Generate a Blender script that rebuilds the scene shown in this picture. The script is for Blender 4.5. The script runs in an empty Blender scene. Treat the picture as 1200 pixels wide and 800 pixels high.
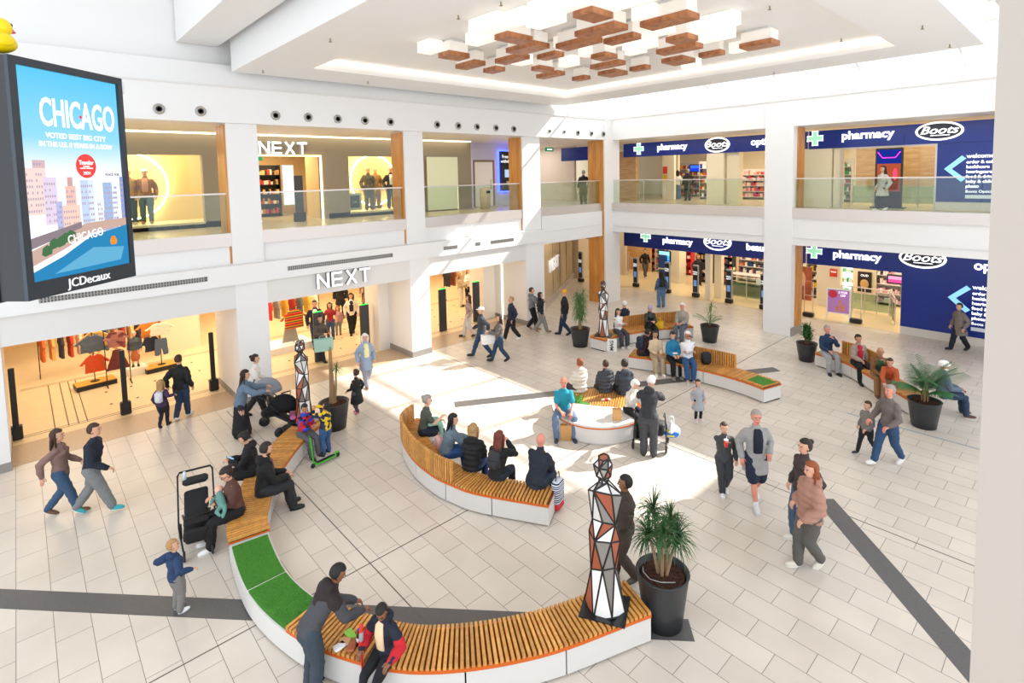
import bpy, math, random
import numpy as np
from mathutils import Vector, Matrix, noise
random.seed(7)
SC = bpy.context.scene
COL = SC.collection
PI = math.pi

# ---------------- camera ----------------
CF, CPY, CTH, CRO, CPSI, CH = 635.83, 252.74, 0.07447, -0.021168, 0.831355, 6.2
_F = Vector((-math.sin(CPSI)*math.cos(CTH), math.cos(CPSI)*math.cos(CTH), -math.sin(CTH)))
_R0 = Vector((math.cos(CPSI), math.sin(CPSI), 0)); _U0 = _R0.cross(_F)
_R = _R0*math.cos(CRO) + _U0*math.sin(CRO); _U = _U0*math.cos(CRO) - _R0*math.sin(CRO)
cam_d = bpy.data.cameras.new('camera'); cam = bpy.data.objects.new('camera', cam_d); COL.objects.link(cam)
cam.matrix_world = Matrix(((_R.x,_U.x,-_F.x,0),(_R.y,_U.y,-_F.y,0),(_R.z,_U.z,-_F.z,CH),(0,0,0,1)))
cam_d.sensor_width = 36; cam_d.lens = CF/1200*36; cam_d.shift_y = -(400-CPY)/1200; cam_d.clip_start = .1; cam_d.clip_end = 300
SC.camera = cam
def ray(x, y): return _F + _R*((x-600)/CF) - _U*((y-CPY)/CF)
def hit(x, y, ax, c):
    d = ray(x, y); o = Vector((0,0,CH)); return o + d*((c-o[ax])/d[ax])
def G(x, y, z=0): return hit(x, y, 2, z)          # where a sight line meets the level z

# ---------------- light ----------------
W = bpy.data.worlds.new('world'); SC.world = W; W.use_nodes = True
bg = W.node_tree.nodes['Background']; bg.inputs[0].default_value = (.86,.93,1,1); bg.inputs[1].default_value = 1.7
sun_d = bpy.data.lights.new('sun', 'SUN'); sun = bpy.data.objects.new('sun', sun_d); COL.objects.link(sun)
sun_d.energy = 7.5; sun_d.angle = math.radians(.8); sun_d.color = (1,.96,.9)
sun.rotation_euler = Vector((-.45,-1.15,-1)).to_track_quat('-Z','Y').to_euler(); sun.location = (6,30,20)
SC.view_settings.view_transform = 'Standard'; SC.view_settings.look = 'None'
SC.view_settings.exposure = .38; SC.view_settings.gamma = 1; SC.view_settings.use_curve_mapping = False
def area(name, loc, sx, sy, power, col, rot=(0,0,0)):
    d = bpy.data.lights.new(name, 'AREA'); d.shape = 'RECTANGLE'; d.size = sx; d.size_y = sy; d.energy = power; d.color = col
    o = bpy.data.objects.new(name, d); o.location = loc; o.rotation_euler = rot; COL.objects.link(o); return o

# ---------------- materials ----------------
def lin(h):
    if isinstance(h, tuple): return h
    h = h.lstrip('#'); c = [int(h[i:i+2],16)/255 for i in (0,2,4)]
    return tuple((v/12.92 if v <= .04045 else ((v+.055)/1.055)**2.4) for v in c)
_M = {}
def mat(col, rough=.6, metal=0, emit=0, bump=0, bscale=60, name=None, var=0, vscale=8, spec=.5, coat=0):
    key = (col, rough, metal, emit, bump, bscale, var, vscale, spec, coat)
    if key in _M: return _M[key]
    m = bpy.data.materials.new(name or 'mat_%s' % (col if isinstance(col,str) else 'c')); m.use_nodes = True
    nt = m.node_tree; b = nt.nodes['Principled BSDF']; c = lin(col)
    b.inputs['Base Color'].default_value = (*c,1); b.inputs['Roughness'].default_value = rough; b.inputs['Metallic'].default_value = metal
    b.inputs['Specular IOR Level'].default_value = spec; b.inputs['Coat Weight'].default_value = coat
    if emit: b.inputs['Emission Color'].default_value = (*c,1); b.inputs['Emission Strength'].default_value = emit
    if bump or var:
        tc = nt.nodes.new('ShaderNodeTexCoord')
        n = nt.nodes.new('ShaderNodeTexNoise'); n.inputs['Scale'].default_value = bscale; nt.links.new(tc.outputs['Object'], n.inputs['Vector'])
        if bump:
            bp = nt.nodes.new('ShaderNodeBump'); bp.inputs['Strength'].default_value = bump; bp.inputs['Distance'].default_value = .02
            nt.links.new(n.outputs['Fac'], bp.inputs['Height']); nt.links.new(bp.outputs['Normal'], b.inputs['Normal'])
        if var:
            n2 = nt.nodes.new('ShaderNodeTexNoise'); n2.inputs['Scale'].default_value = vscale; nt.links.new(tc.outputs['Object'], n2.inputs['Vector'])
            mx = nt.nodes.new('ShaderNodeMix'); mx.data_type = 'RGBA'; mx.blend_type = 'MULTIPLY'
            cr = nt.nodes.new('ShaderNodeMapRange'); cr.inputs[1].default_value = .3; cr.inputs[2].default_value = .7; cr.inputs[3].default_value = 1-var; cr.inputs[4].default_value = 1+var*.4
            nt.links.new(n2.outputs['Fac'], cr.inputs[0]); mx.inputs[0].default_value = 1; mx.inputs[6].default_value = (*c,1)
            nt.links.new(cr.outputs[0], mx.inputs[7]); nt.links.new(mx.outputs[2], b.inputs['Base Color'])
    _M[key] = m; return m
def emis(col, s, name='glow'):
    key = ('e', col, s)
    if key in _M: return _M[key]
    m = bpy.data.materials.new(name); m.use_nodes = True; nt = m.node_tree; nt.nodes.clear()
    e = nt.nodes.new('ShaderNodeEmission'); e.inputs[0].default_value = (*lin(col),1); e.inputs[1].default_value = s
    o = nt.nodes.new('ShaderNodeOutputMaterial'); nt.links.new(e.outputs[0], o.inputs[0]); _M[key] = m; return m
def glass(tint='#e8f2ee', refl=.12, name='glass'):
    key = ('g', tint, refl)
    if key in _M: return _M[key]
    m = bpy.data.materials.new(name); m.use_nodes = True; nt = m.node_tree; nt.nodes.clear()
    t = nt.nodes.new('ShaderNodeBsdfTransparent'); t.inputs[0].default_value = (*lin(tint),1)
    g = nt.nodes.new('ShaderNodeBsdfGlossy'); g.inputs['Roughness'].default_value = .03
    mx = nt.nodes.new('ShaderNodeMixShader'); fr = nt.nodes.new('ShaderNodeFresnel'); fr.inputs[0].default_value = 1.45
    mu = nt.nodes.new('ShaderNodeMath'); mu.operation = 'MULTIPLY_ADD'; mu.inputs[1].default_value = .45; mu.inputs[2].default_value = refl*.1
    nt.links.new(fr.outputs[0], mu.inputs[0]); nt.links.new(mu.outputs[0], mx.inputs[0])
    nt.links.new(t.outputs[0], mx.inputs[1]); nt.links.new(g.outputs[0], mx.inputs[2])
    o = nt.nodes.new('ShaderNodeOutputMaterial'); nt.links.new(mx.outputs[0], o.inputs[0]); _M[key] = m; return m
def brickmat(name, c1, c2, mortar, w, h, msize, rough=.35, off=.5, bump=.1, axes='XY', spec=.5, coat=0):
    m = bpy.data.materials.new(name); m.use_nodes = True; nt = m.node_tree; b = nt.nodes['Principled BSDF']
    tc = nt.nodes.new('ShaderNodeTexCoord'); mp = nt.nodes.new('ShaderNodeMapping'); br = nt.nodes.new('ShaderNodeTexBrick')
    nt.links.new(tc.outputs['Object'], mp.inputs[0]); nt.links.new(mp.outputs[0], br.inputs['Vector'])
    if axes == 'YZ': mp.inputs['Rotation'].default_value = (0,-PI/2,PI/2) if False else (PI/2,0,PI/2)
    br.inputs['Scale'].default_value = 1; br.inputs['Brick Width'].default_value = w; br.inputs['Row Height'].default_value = h
    br.inputs['Mortar Size'].default_value = msize; br.inputs['Mortar Smooth'].default_value = .2; br.offset = off; br.squash = 1; br.inputs['Bias'].default_value = 0
    br.inputs['Color1'].default_value = (*lin(c1),1); br.inputs['Color2'].default_value = (*lin(c2),1); br.inputs['Mortar'].default_value = (*lin(mortar),1)
    n = nt.nodes.new('ShaderNodeTexNoise'); n.inputs['Scale'].default_value = 1.1; n.inputs['Detail'].default_value = 5; nt.links.new(tc.outputs['Object'], n.inputs['Vector'])
    cr = nt.nodes.new('ShaderNodeMapRange'); cr.inputs[1].default_value = .3; cr.inputs[2].default_value = .7; cr.inputs[3].default_value = .93; cr.inputs[4].default_value = 1.04
    mx = nt.nodes.new('ShaderNodeMix'); mx.data_type = 'RGBA'; mx.blend_type = 'MULTIPLY'; mx.inputs[0].default_value = 1
    nt.links.new(n.outputs['Fac'], cr.inputs[0]); nt.links.new(br.outputs['Color'], mx.inputs[6]); nt.links.new(cr.outputs[0], mx.inputs[7]); nt.links.new(mx.outputs[2], b.inputs['Base Color'])
    b.inputs['Roughness'].default_value = rough; b.inputs['Specular IOR Level'].default_value = spec; b.inputs['Coat Weight'].default_value = coat
    bp = nt.nodes.new('ShaderNodeBump'); bp.inputs['Strength'].default_value = bump; bp.inputs['Distance'].default_value = .01; bp.invert = True
    nt.links.new(br.outputs['Fac'], bp.inputs['Height']); nt.links.new(bp.outputs['Normal'], b.inputs['Normal'])
    return m
def woodmat(name, c1, c2, scale=(1,1,1), rough=.45, board=0):
    m = bpy.data.materials.new(name); m.use_nodes = True; nt = m.node_tree; b = nt.nodes['Principled BSDF']
    tc = nt.nodes.new('ShaderNodeTexCoord'); mp = nt.nodes.new('ShaderNodeMapping'); mp.inputs['Scale'].default_value = scale
    n = nt.nodes.new('ShaderNodeTexNoise'); n.inputs['Scale'].default_value = 6; n.inputs['Detail'].default_value = 4; n.inputs['Distortion'].default_value = .4
    nt.links.new(tc.outputs['Object'], mp.inputs[0]); nt.links.new(mp.outputs[0], n.inputs['Vector'])
    cr = nt.nodes.new('ShaderNodeValToRGB'); cr.color_ramp.elements[0].position = .35; cr.color_ramp.elements[1].position = .68
    cr.color_ramp.elements[0].color = (*lin(c1),1); cr.color_ramp.elements[1].color = (*lin(c2),1)
    nt.links.new(n.outputs['Fac'], cr.inputs[0]); out = cr.outputs[0]
    if board:
        gi = nt.nodes.new('ShaderNodeNewGeometry'); mr = nt.nodes.new('ShaderNodeMapRange'); mr.inputs[3].default_value = .78; mr.inputs[4].default_value = 1.12
        nt.links.new(gi.outputs['Random Per Island'], mr.inputs[0]); mx = nt.nodes.new('ShaderNodeMix'); mx.data_type = 'RGBA'; mx.blend_type = 'MULTIPLY'; mx.inputs[0].default_value = 1
        nt.links.new(out, mx.inputs[6]); nt.links.new(mr.outputs[0], mx.inputs[7]); out = mx.outputs[2]
    nt.links.new(out, b.inputs['Base Color']); b.inputs['Roughness'].default_value = rough; return m

# ---------------- mesh builder ----------------
class MB:
    def __init__(s): s.v = []; s.f = []; s.m = []
    def add(s, vs, fs, mi=0):
        k = len(s.v); s.v += [tuple(v) for v in vs]; s.f += [tuple(i+k for i in f) for f in fs]; s.m += [mi]*len(fs); return s
    def box(s, a, b, mi=0, M=None):
        x0,y0,z0 = a; x1,y1,z1 = b
        vs = [Vector(p) for p in ((x0,y0,z0),(x1,y0,z0),(x1,y1,z0),(x0,y1,z0),(x0,y0,z1),(x1,y0,z1),(x1,y1,z1),(x0,y1,z1))]
        if M is not None: vs = [M @ v for v in vs]
        return s.add(vs, ((0,3,2,1),(4,5,6,7),(0,1,5,4),(1,2,6,5),(2,3,7,6),(3,0,4,7)), mi)
    def cbox(s, c, d, mi=0, rz=0, ry=0, rx=0, bev=0):
        M = Matrix.Translation(c) @ Matrix.Rotation(rz,4,'Z') @ Matrix.Rotation(ry,4,'Y') @ Matrix.Rotation(rx,4,'X')
        h = [q/2 for q in d]
        if bev:
            vs = []; e = bev
            prof = [(-h[0]+e,-h[1]),(h[0]-e,-h[1]),(h[0],-h[1]+e),(h[0],h[1]-e),(h[0]-e,h[1]),(-h[0]+e,h[1]),(-h[0],h[1]-e),(-h[0],-h[1]+e)]
            for z,sc in ((-h[2],1-e/max(h[0],h[1])),(-h[2]+e,1),(h[2]-e,1),(h[2],1-e/max(h[0],h[1]))): vs += [M @ Vector((x*sc,y*sc,z)) for x,y in prof]
            fs = [tuple(range(7,-1,-1)), tuple(range(24,32))]
            for r in range(3): fs += [(r*8+i, r*8+(i+1)%8, r*8+8+(i+1)%8, r*8+8+i) for i in range(8)]
            return s.add(vs, fs, mi)
        return s.box([-q for q in h], h, mi, M)
    def prism(s, pts, z0, z1, mi=0, M=None):
        n = len(pts); vs = [Vector((x,y,z0)) for x,y in pts] + [Vector((x,y,z1)) for x,y in pts]
        if M is not None: vs = [M @ v for v in vs]
        return s.add(vs, [tuple(range(n-1,-1,-1)), tuple(range(n,2*n))] + [(i,(i+1)%n,n+(i+1)%n,n+i) for i in range(n)], mi)
    def lathe(s, prof, c=(0,0,0), n=20, mi=0, M=None):
        vs = []; 
        for r,z in prof:
            for i in range(n):
                a = 2*PI*i/n; p = Vector((c[0]+r*math.cos(a), c[1]+r*math.sin(a), c[2]+z)); vs.append(M @ p if M is not None else p)
        fs = [(j*n+i, j*n+(i+1)%n, (j+1)*n+(i+1)%n, (j+1)*n+i) for j in range(len(prof)-1) for i in range(n)]
        fs += [tuple(range(n-1,-1,-1)), tuple(range((len(prof)-1)*n, len(prof)*n))]
        return s.add(vs, fs, mi)
    def tube(s, pts, r, n=8, mi=0, side=None, cap=True, flat0=False):
        """swept tube; r: radius, list of radii, or list of (side, depth) radii"""
        pts = [Vector(p) for p in pts]; k = len(pts)
        if not isinstance(r, (list,tuple)): r = [r]*k
        r = [q if isinstance(q,(list,tuple)) else (q,q) for q in r]
        T = [(pts[min(i+1,k-1)]-pts[max(i-1,0)]).normalized() for i in range(k)]
        if side is None:
            side = Vector((0,0,1)) if abs(T[0].z) < .9 else Vector((1,0,0))
            side = T[0].cross(side)
        side = Vector(side); rings = []
        for i in range(k):
            sd = side - T[i]*side.dot(T[i])
            if sd.length < 1e-5: sd = T[i].orthogonal()
            sd.normalize(); side = sd; nn = T[i].cross(sd); rings.append((pts[i], sd, nn, r[i], T[i]))
        full = []
        if cap and not flat0:
            p,sd,nn,(a,b),t = rings[0]; m = min(a,b)
            full += [(p-t*m*.9, sd,nn,(a*.42,b*.42)), (p-t*m*.6, sd,nn,(a*.8,b*.8))]
        full += [q[:4] for q in rings]
        if cap:
            p,sd,nn,(a,b),t = rings[-1]; m = min(a,b)
            full += [(p+t*m*.6, sd,nn,(a*.8,b*.8)), (p+t*m*.9, sd,nn,(a*.42,b*.42))]
        vs = []
        for p,sd,nn,(a,b) in full:
            for i in range(n):
                g = 2*PI*i/n; vs.append(p + sd*a*math.cos(g) + nn*b*math.sin(g))
        K = len(full); fs = [(j*n+i, j*n+(i+1)%n, (j+1)*n+(i+1)%n, (j+1)*n+i) for j in range(K-1) for i in range(n)]
        fs += [tuple(range(n-1,-1,-1)), tuple(range((K-1)*n, K*n))]
        return s.add(vs, fs, mi)
    def ell(s, c, r, n=12, m=8, mi=0, R=None, fn=None):
        c = Vector(c); vs = []
        for j in range(m+1):
            ph = PI*j/m
            for i in range(n):
                a = 2*PI*i/n; u = Vector((math.sin(ph)*math.cos(a), math.sin(ph)*math.sin(a), math.cos(ph)))
                if fn: u = fn(u)
                q = Vector((u.x*r[0], u.y*r[1], u.z*r[2])); vs.append(c + (R @ q if R is not None else q))
        return s.add(vs, [(j*n+i,(j+1)*n+i,(j+1)*n+(i+1)%n,j*n+(i+1)%n) for j in range(m) for i in range(n)], mi)
    def quad(s, a, b, c, d, mi=0): return s.add([a,b,c,d], [(0,1,2,3)], mi)
    def mesh(s, name='m'):
        me = bpy.data.meshes.new(name); me.from_pydata(s.v, [], s.f); me.update(); return me
def link(name, me, mats, parent=None, smooth=False):
    if isinstance(me, MB):
        mm = me; me = mm.mesh(name)
        if mm.m and max(mm.m) > 0: me.polygons.foreach_set('material_index', mm.m)
    for m in (mats if isinstance(mats,(list,tuple)) else [mats]): me.materials.append(m)
    if smooth: me.polygons.foreach_set('use_smooth', [True]*len(me.polygons))
    o = bpy.data.objects.new(name, me); COL.objects.link(o)
    if parent is not None: o.parent = parent
    return o
def tag(o, label=None, cat=None, group=None, kind=None):
    if label: o['label'] = label
    if cat: o['category'] = cat
    if group: o['group'] = group
    if kind: o['kind'] = kind
    return o
def thing(name, label, cat, loc=(0,0,0), rz=0, group=None):
    o = bpy.data.objects.new(name, None); COL.objects.link(o); o.location = loc; o.rotation_euler = (0,0,rz); o.empty_display_size = .1
    return tag(o, label, cat, group)
def struct(name, mb, m, smooth=False): return tag(link(name, mb, m, None, smooth), kind='structure')
def dup(root, loc, rz=None, label=None, group=None):
    r = root.copy(); COL.objects.link(r); r.location = loc
    if rz is not None: r.rotation_euler = (0,0,rz)
    if label: r['label'] = label
    if group: r['group'] = group
    for ch in list(root.children):
        c = ch.copy(); COL.objects.link(c); c.parent = r
        for g in list(ch.children): d = g.copy(); COL.objects.link(d); d.parent = c
    return r
_TS = bpy.data.scenes.new('scratch')
def text(name, body, loc, rot, size, m, parent=None, ext=.01, align='CENTER', shear=0, sx=1, bold=0, M=None):
    cu = bpy.data.curves.new(name, 'FONT'); cu.body = body; cu.size = size; cu.extrude = ext; cu.align_x = align; cu.align_y = 'CENTER'; cu.shear = shear
    cu.offset = bold; cu.resolution_u = 3
    q = bpy.data.objects.new('q', cu); _TS.collection.objects.link(q); vl = _TS.view_layers[0]; vl.update()
    me = bpy.data.meshes.new_from_object(q.evaluated_get(vl.depsgraph), depsgraph=vl.depsgraph); bpy.data.objects.remove(q); bpy.data.curves.remove(cu)
    me.materials.clear(); me.materials.append(m); o = bpy.data.objects.new(name, me); COL.objects.link(o); o.location = loc; o.rotation_euler = rot; o.scale = (sx,1,1)
    if parent is not None: o.parent = parent
    return o
FACE_X = (PI/2,0,PI/2)      # lettering facing +X
FACE_Y = (PI/2,0,0)         # lettering facing -Y
def remesh(mb, vox, it=3, wrinkle=0, wscale=14, seed=0):
    me = mb.mesh('t'); o = bpy.data.objects.new('t', me); _TS.collection.objects.link(o)
    r = o.modifiers.new('r','REMESH'); r.mode = 'VOXEL'; r.voxel_size = vox; r.use_smooth_shade = True
    s_ = o.modifiers.new('s','SMOOTH'); s_.factor = .5; s_.iterations = it
    vl = _TS.view_layers[0]; vl.update(); dg = vl.depsgraph
    out = bpy.data.meshes.new_from_object(o.evaluated_get(dg), depsgraph=dg)
    bpy.data.objects.remove(o); bpy.data.meshes.remove(me)
    out.materials.clear()
    if wrinkle:
        n = len(out.vertices); co = np.empty(n*3); out.vertices.foreach_get('co', co); co = co.reshape(-1,3)
        no = np.empty(n*3); out.vertex_normals.foreach_get('vector', no); no = no.reshape(-1,3)
        sv = Vector((seed*7.3,seed*3.1,seed*1.7))
        d = np.array([noise.noise(Vector((c[0]*wscale,c[1]*wscale,c[2]*wscale*1.7))+sv) for c in co])
        co = co + no*(d*wrinkle)[:,None]; out.vertices.foreach_set('co', co.ravel()); out.update()
    return out
# ================= STRUCTURE =================
WHITE = mat('#e7e5e3', .55, name='white_paint'); WHITE2 = mat('#dcd9d5', .6, name='off_white_paint'); SOFFIT = mat('#efeae4', .6, name='soffit_paint')
GREYP = mat('#8f8a86', .5, name='grey_plinth'); STEEL = mat('#d2c8c2', .35, .55, name='brushed_steel', bump=.03, bscale=200)
ORANGE_WOOD = woodmat('orange_veneer', '#b5752f', '#cf924a', (1,1,.12), .4)
TAUPE = mat('#8f836f', .6, name='taupe_cladding', bump=.05, bscale=90)
GL = glass('#f1f8f3', .2, 'balustrade_glass'); GLC = glass('#f4f6f2', .1, 'shop_glass')
DARK = mat('#1d1c1e', .45, name='black_metal'); DGREY = mat('#3a3a3c', .45, name='dark_grey_metal')
TILE = brickmat('floor_tile', '#d9cec1', '#d1c5b8', '#82786e', .75, .4, .0048, .3, .5, .12)
nt = TILE.node_tree
CREAM = mat('#e2cca6', .3, name='cream_terrazzo', var=.05, vscale=3); SPECK = mat('#c0a78c', .35, name='speckled_granite', var=.25, vscale=60)
STRIPE = mat('#5c5958', .4, name='grey_stone_band', var=.15, vscale=40)

struct('floor', MB().box((-34,-5,-.2),(4,40,0)), TILE)
# stone bands let into the floor
def band(a, b, w, name='trim_1'):
    a = Vector((*a,0)); b = Vector((*b,0)); d = (b-a).normalized(); n = Vector((-d.y,d.x,0))*w/2
    mb = MB().prism([((a-n).x,(a-n).y),((b-n).x,(b-n).y),((b+n).x,(b+n).y),((a+n).x,(a+n).y)], 0, .004); struct(name, mb, STRIPE)
band((-12.6,-2.06),(-3.55,6.37),.36,'trim_1'); band((-11.75,8.45),(-6.7,17.15),.36,'trim_2'); band((-3.35,10.85),(-.4,7.85),.36,'trim_3')
def joint(a, b, w=.014, name='trim_4', m=None):
    a = Vector((*a,0)); b = Vector((*b,0)); d = (b-a).normalized(); n = Vector((-d.y,d.x,0))*w/2
    struct(name, MB().prism([((a-n).x,(a-n).y),((b-n).x,(b-n).y),((b+n).x,(b+n).y),((a+n).x,(a+n).y)], 0, .0045), m or mat('#5c5753', .6))
joint((-15.8,3.83),(-.6,3.83)); joint((-7.78,-2),(-7.78,20.9)); joint((-15.8,10.6),(-.5,10.6)); joint((-1.2,15.2),(-4.2,15.2),.05,m=mat('#9aa2a8',.4))
# shop floors and threshold
struct('floor_next', MB().prism([(-33,-1.3),(-17.35,-1.3),(-17.35,17.9),(-21.3,24.3),(-33,24.3)],0,.006), CREAM)
struct('floor_threshold', MB().box((-17.35,-.46,0),(-16.05,4.24,.005)).box((-17.35,5.07,0),(-16.05,9.7,.005)).box((-17.35,10.55,0),(-16.05,15.2,.005)), SPECK)
inl = MB()
for X in (-17.75,-17.87,-21.9,-22.02): inl.box((X-.012,-.3,.006),(X+.012,17.5,.008))
for Y in (.35,.62,.82,1.0): inl.box((-21.9,Y-.012,.006),(-17.8,Y+.012,.008))
for Y in np.arange(1.6,16,.62):
    for X in (-18.7,-19.9,-21): inl.cbox((X,Y,.007),(.1,.06,.003))
struct('trim_5', inl, mat('#5a4420', .5))
struct('floor_boots', MB().box((-33,24.1,0),(1,40,.006)), mat('#dcc79d', .28, name='cream_floor', var=.06, vscale=2))

# left side, ground floor: piers, fascia, projecting ledge
PIERS = [(-1.3,-.46,-17.6),(4.24,5.07,-18.2),(9.73,10.51,-17.4),(15.22,16.27,-17.9)]
for k,(y0,y1,xb) in enumerate(PIERS):
    struct('column', MB().box((xb,y0,0),(-15.885,y1,3.39)), WHITE)
    struct('baseboard_left', MB().box((xb-.01,y0-.012,0),(-15.873,y1+.012,.2)), GREYP)
    # upper column with a timber clad flank
    struct('column', MB().box((-16.85,y0+.03,3.9),(-16.03,y1,7.8)), WHITE)
    struct('trim_6', MB().box((-16.8,y0-.02,3.95),(-16.1,y0+.03,7.72)), ORANGE_WOOD)
struct('wall_left_fascia', MB().box((-16.25,-5,2.74),(-15.9,16.27,3.4)), WHITE2)
struct('wall_left_ledge', MB().box((-16.4,-5,3.4),(-15.8,16.32,3.92)), WHITE)
struct('wall_left_parapet', MB().box((-16.45,-5,3.92),(-16.12,16.3,4.43)).box((-16.45,16.3,3.25),(-16.02,20.4,4.43)), WHITE)
struct('trim_7', MB().box((-16.04,16.3,3.78),(-16.0,20.4,3.8)), WHITE2)
struct('trim_8', MB().box((-16.3,-5,4.43),(-16.06,20.4,4.79)), STEEL)
for y0,y1 in ((.22,3.56),(5.63,9.04),(11.09,11.7),(12.53,12.77),(13.28,14.48)):
    g = MB().box((-15.82,y0,3.6),(-15.795,y1,3.72))
    n = int((y1-y0)/.06)
    for i in range(n): g.box((-15.8,y0+.06*i,3.6),(-15.785,y0+.06*i+.03,3.72),1)
    g.box((-15.8,y0,3.655),(-15.784,y1,3.67),1)
    struct('trim_9', g, [mat('#55524f',.7), mat('#9b9894',.4,.5)])
# slabs / walkways
WALKF = mat('#c9b593', .25, name='walkway_stone', var=.05, vscale=2)
struct('floor_upper_left', MB().box((-30,-5,3.45),(-16.2,34,4.65)), [WALKF])
struct('floor_upper_back', MB().box((-16.2,21.05,3.46),(4,34,4.65)), [WALKF])
struct('wall_back_slab', MB().box((-15.92,20.98,3.42),(4,21.3,4.42)), WHITE)
struct('trim_10', MB().box((-15.9,20.95,3.68),(4,20.985,3.72)), WHITE2)
struct('trim_11', MB().box((-15.9,20.93,4.42),(4,21.2,4.79)), STEEL)
struct('ceiling_lower', MB().box((-30,-5,3.40),(-16.3,34,3.44)).box((-16.3,21.35,3.40),(4,34,3.44)), SOFFIT)
# back side columns
struct('column', MB().box((-16.85,20.43,0),(-15.88,21.56,8.7)), WHITE)
struct('trim_6', MB().box((-16.85,20.38,0),(-15.95,20.43,7.74)), ORANGE_WOOD)
struct('column', MB().box((-8.72,20.92,0),(-7.72,21.9,8.6)), WHITE)
struct('trim_6', MB().box((-7.72,21.3,.25),(-7.67,21.9,7.74)), ORANGE_WOOD)
struct('baseboard_back', MB().box((-8.735,20.935,0),(-7.66,21.92,.3)).box((-16.2,20.36,0),(-15.885,21.575,.3)), GREYP)
# near column on the right; its darker beige paint carries the shade
pc = hit(1136,800,2,0)*.56; pr = hit(1230,560,2,0)
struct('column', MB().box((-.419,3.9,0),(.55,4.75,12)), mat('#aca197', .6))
# high bands above the galleries
struct('wall_left_beam', MB().box((-16.6,-5,7.76),(-15.9,21,8.72)), WHITE)
struct('wall_left_upper', MB().prism([(-16.6,8.72),(-15.9,8.72),(-16.05,9.3),(-16.6,9.3)], -5, 21.3, M=Matrix(((1,0,0,0),(0,0,1,0),(0,1,0,0),(0,0,0,1)))).box((-17.2,-5,9.3),(-16.35,22,13)), WHITE)
struct('wall_back_beam', MB().box((-15.9,21,7.76),(4,21.6,8.74)), WHITE)
struct('trim_12', MB().box((-16.0,-5,8.69),(-15.86,21,8.73)).box((-15.9,20.94,8.70),(4,21,8.76)), WHITE2)
struct('ceiling_upper', MB().box((-30,-5,7.84),(-16.1,34,8.0)).box((-16.1,21.3,7.84),(4,34,8.0)), SOFFIT)
# ceiling tray with a stepped, lit recess
TX0,TX1,TY0,TY1,TZ = -15.82,-2.12,4.45,17.45,9.1
CX0,CX1,CY0,CY1 = -14.15,-3.55,5.95,15.85
tray = MB()
tray.box((TX0,TY0,TZ),(TX1,CY0,10.1)).box((TX0,CY1,TZ),(TX1,TY1,10.1)).box((TX0,CY0,TZ),(CX0,CY1,10.1)).box((CX1,CY0,TZ),(TX1,CY1,10.1))
struct('ceiling_tray', tray, WHITE)
struct('ceiling', MB().box((CX0-.1,CY0-.1,9.38),(CX1+.1,CY1+.1,9.5)), WHITE)
cove = MB()
for a,b in (((CX0,CY0,9.30),(CX1,CY0+.05,9.36)),((CX0,CY1-.05,9.30),(CX1,CY1,9.36)),((CX0,CY0+.05,9.3),(CX0+.05,CY1-.05,9.36)),((CX1-.05,CY0+.05,9.3),(CX1,CY1-.05,9.36))): cove.box(a,b)
struct('trim_13', cove, emis('#fff0d8', 3.5, 'cove_light'))
# roof beams beside the tray, and unseen lids added to block stray sun
struct('ceiling_beam', MB().box((-16.3,3.3,9.8),(-1.2,4.25,13)), WHITE)
struct('ceiling_roof_and_sun_lids', MB().box((-17,4.2,10.1),(4,17.5,10.4)).box((-2.1,3,10.35),(4,19.8,10.9)).box((-.9,17.5,9.2),(4,40,9.35)).box((-17,-5,12.9),(-1.2,3.4,13.1)), WHITE)
# rooflight along the back edge
fr = MB()
for X in np.arange(-16.0,-.4,2.6): fr.cbox((X,19.3,10.0),(.07,4.4,.1), rx=math.atan2(-1.45,3.6))
fr.box((-16.2,17.4,10.62),(.2,17.52,10.78)).box((-16.2,21.2,8.95),(.2,21.35,9.15)); fr.cbox((-8,19.3,9.98),(16,.09,.09))
struct('window_frame', fr, WHITE)
struct('window_1', MB().quad((-16.2,17.45,10.75),(-.9,17.45,10.75),(-.9,21.3,9.1),(-16.2,21.3,9.1)), glass('#ffffff', .05, 'rooflight_glass'))
# downlights in the high band
for k,y in enumerate((2.75,3.67,5.55,6.48,7.39,8.29,9.2,11.04,11.96,12.83,13.76,14.69,16.74,17.65,18.55,19.49,20.36)):
    small = y > 16
    Mx = Matrix.Translation((-15.9,y,8.02)) @ Matrix.Rotation(PI/2,4,'Y')
    s_ = .6 if k in (12,13) else 1
    t = thing('wall_vent', 'round black centred air nozzle in the white band, %s' % ('%d%s from the left' % (k+1, {1:'st',2:'nd',3:'rd'}.get(k+1,'th'))), 'air nozzle', (-15.9,y,8.02), 0, 'round nozzles along the white upper band')
    R_ = Matrix.Rotation(PI/2,4,'Y')
    link('rim', MB().lathe([(.13*s_,0),(.13*s_,.02),(.1*s_,.04),(.07*s_,.03)], n=20, M=R_), mat('#a9a49a',.4,.3), t, True)
    link('nozzle', MB().lathe([(.072*s_,.0),(.07*s_,.045),(.045*s_,.03)], n=16, M=R_), mat('#17161a',.5), t, True)
# ================= SHOP FRONTS =================
WARM = mat('#e2c08a', .6, name='warm_shop_wall'); WARMW = mat('#f0e2c4', .6, name='cream_wall'); OAK = woodmat('pale_oak', '#c79a63', '#dcb684', (.3,.3,2), .5)
WHITE_LIT = mat('#ffffff', .4, emit=1.6, name='lit_letters')
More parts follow.
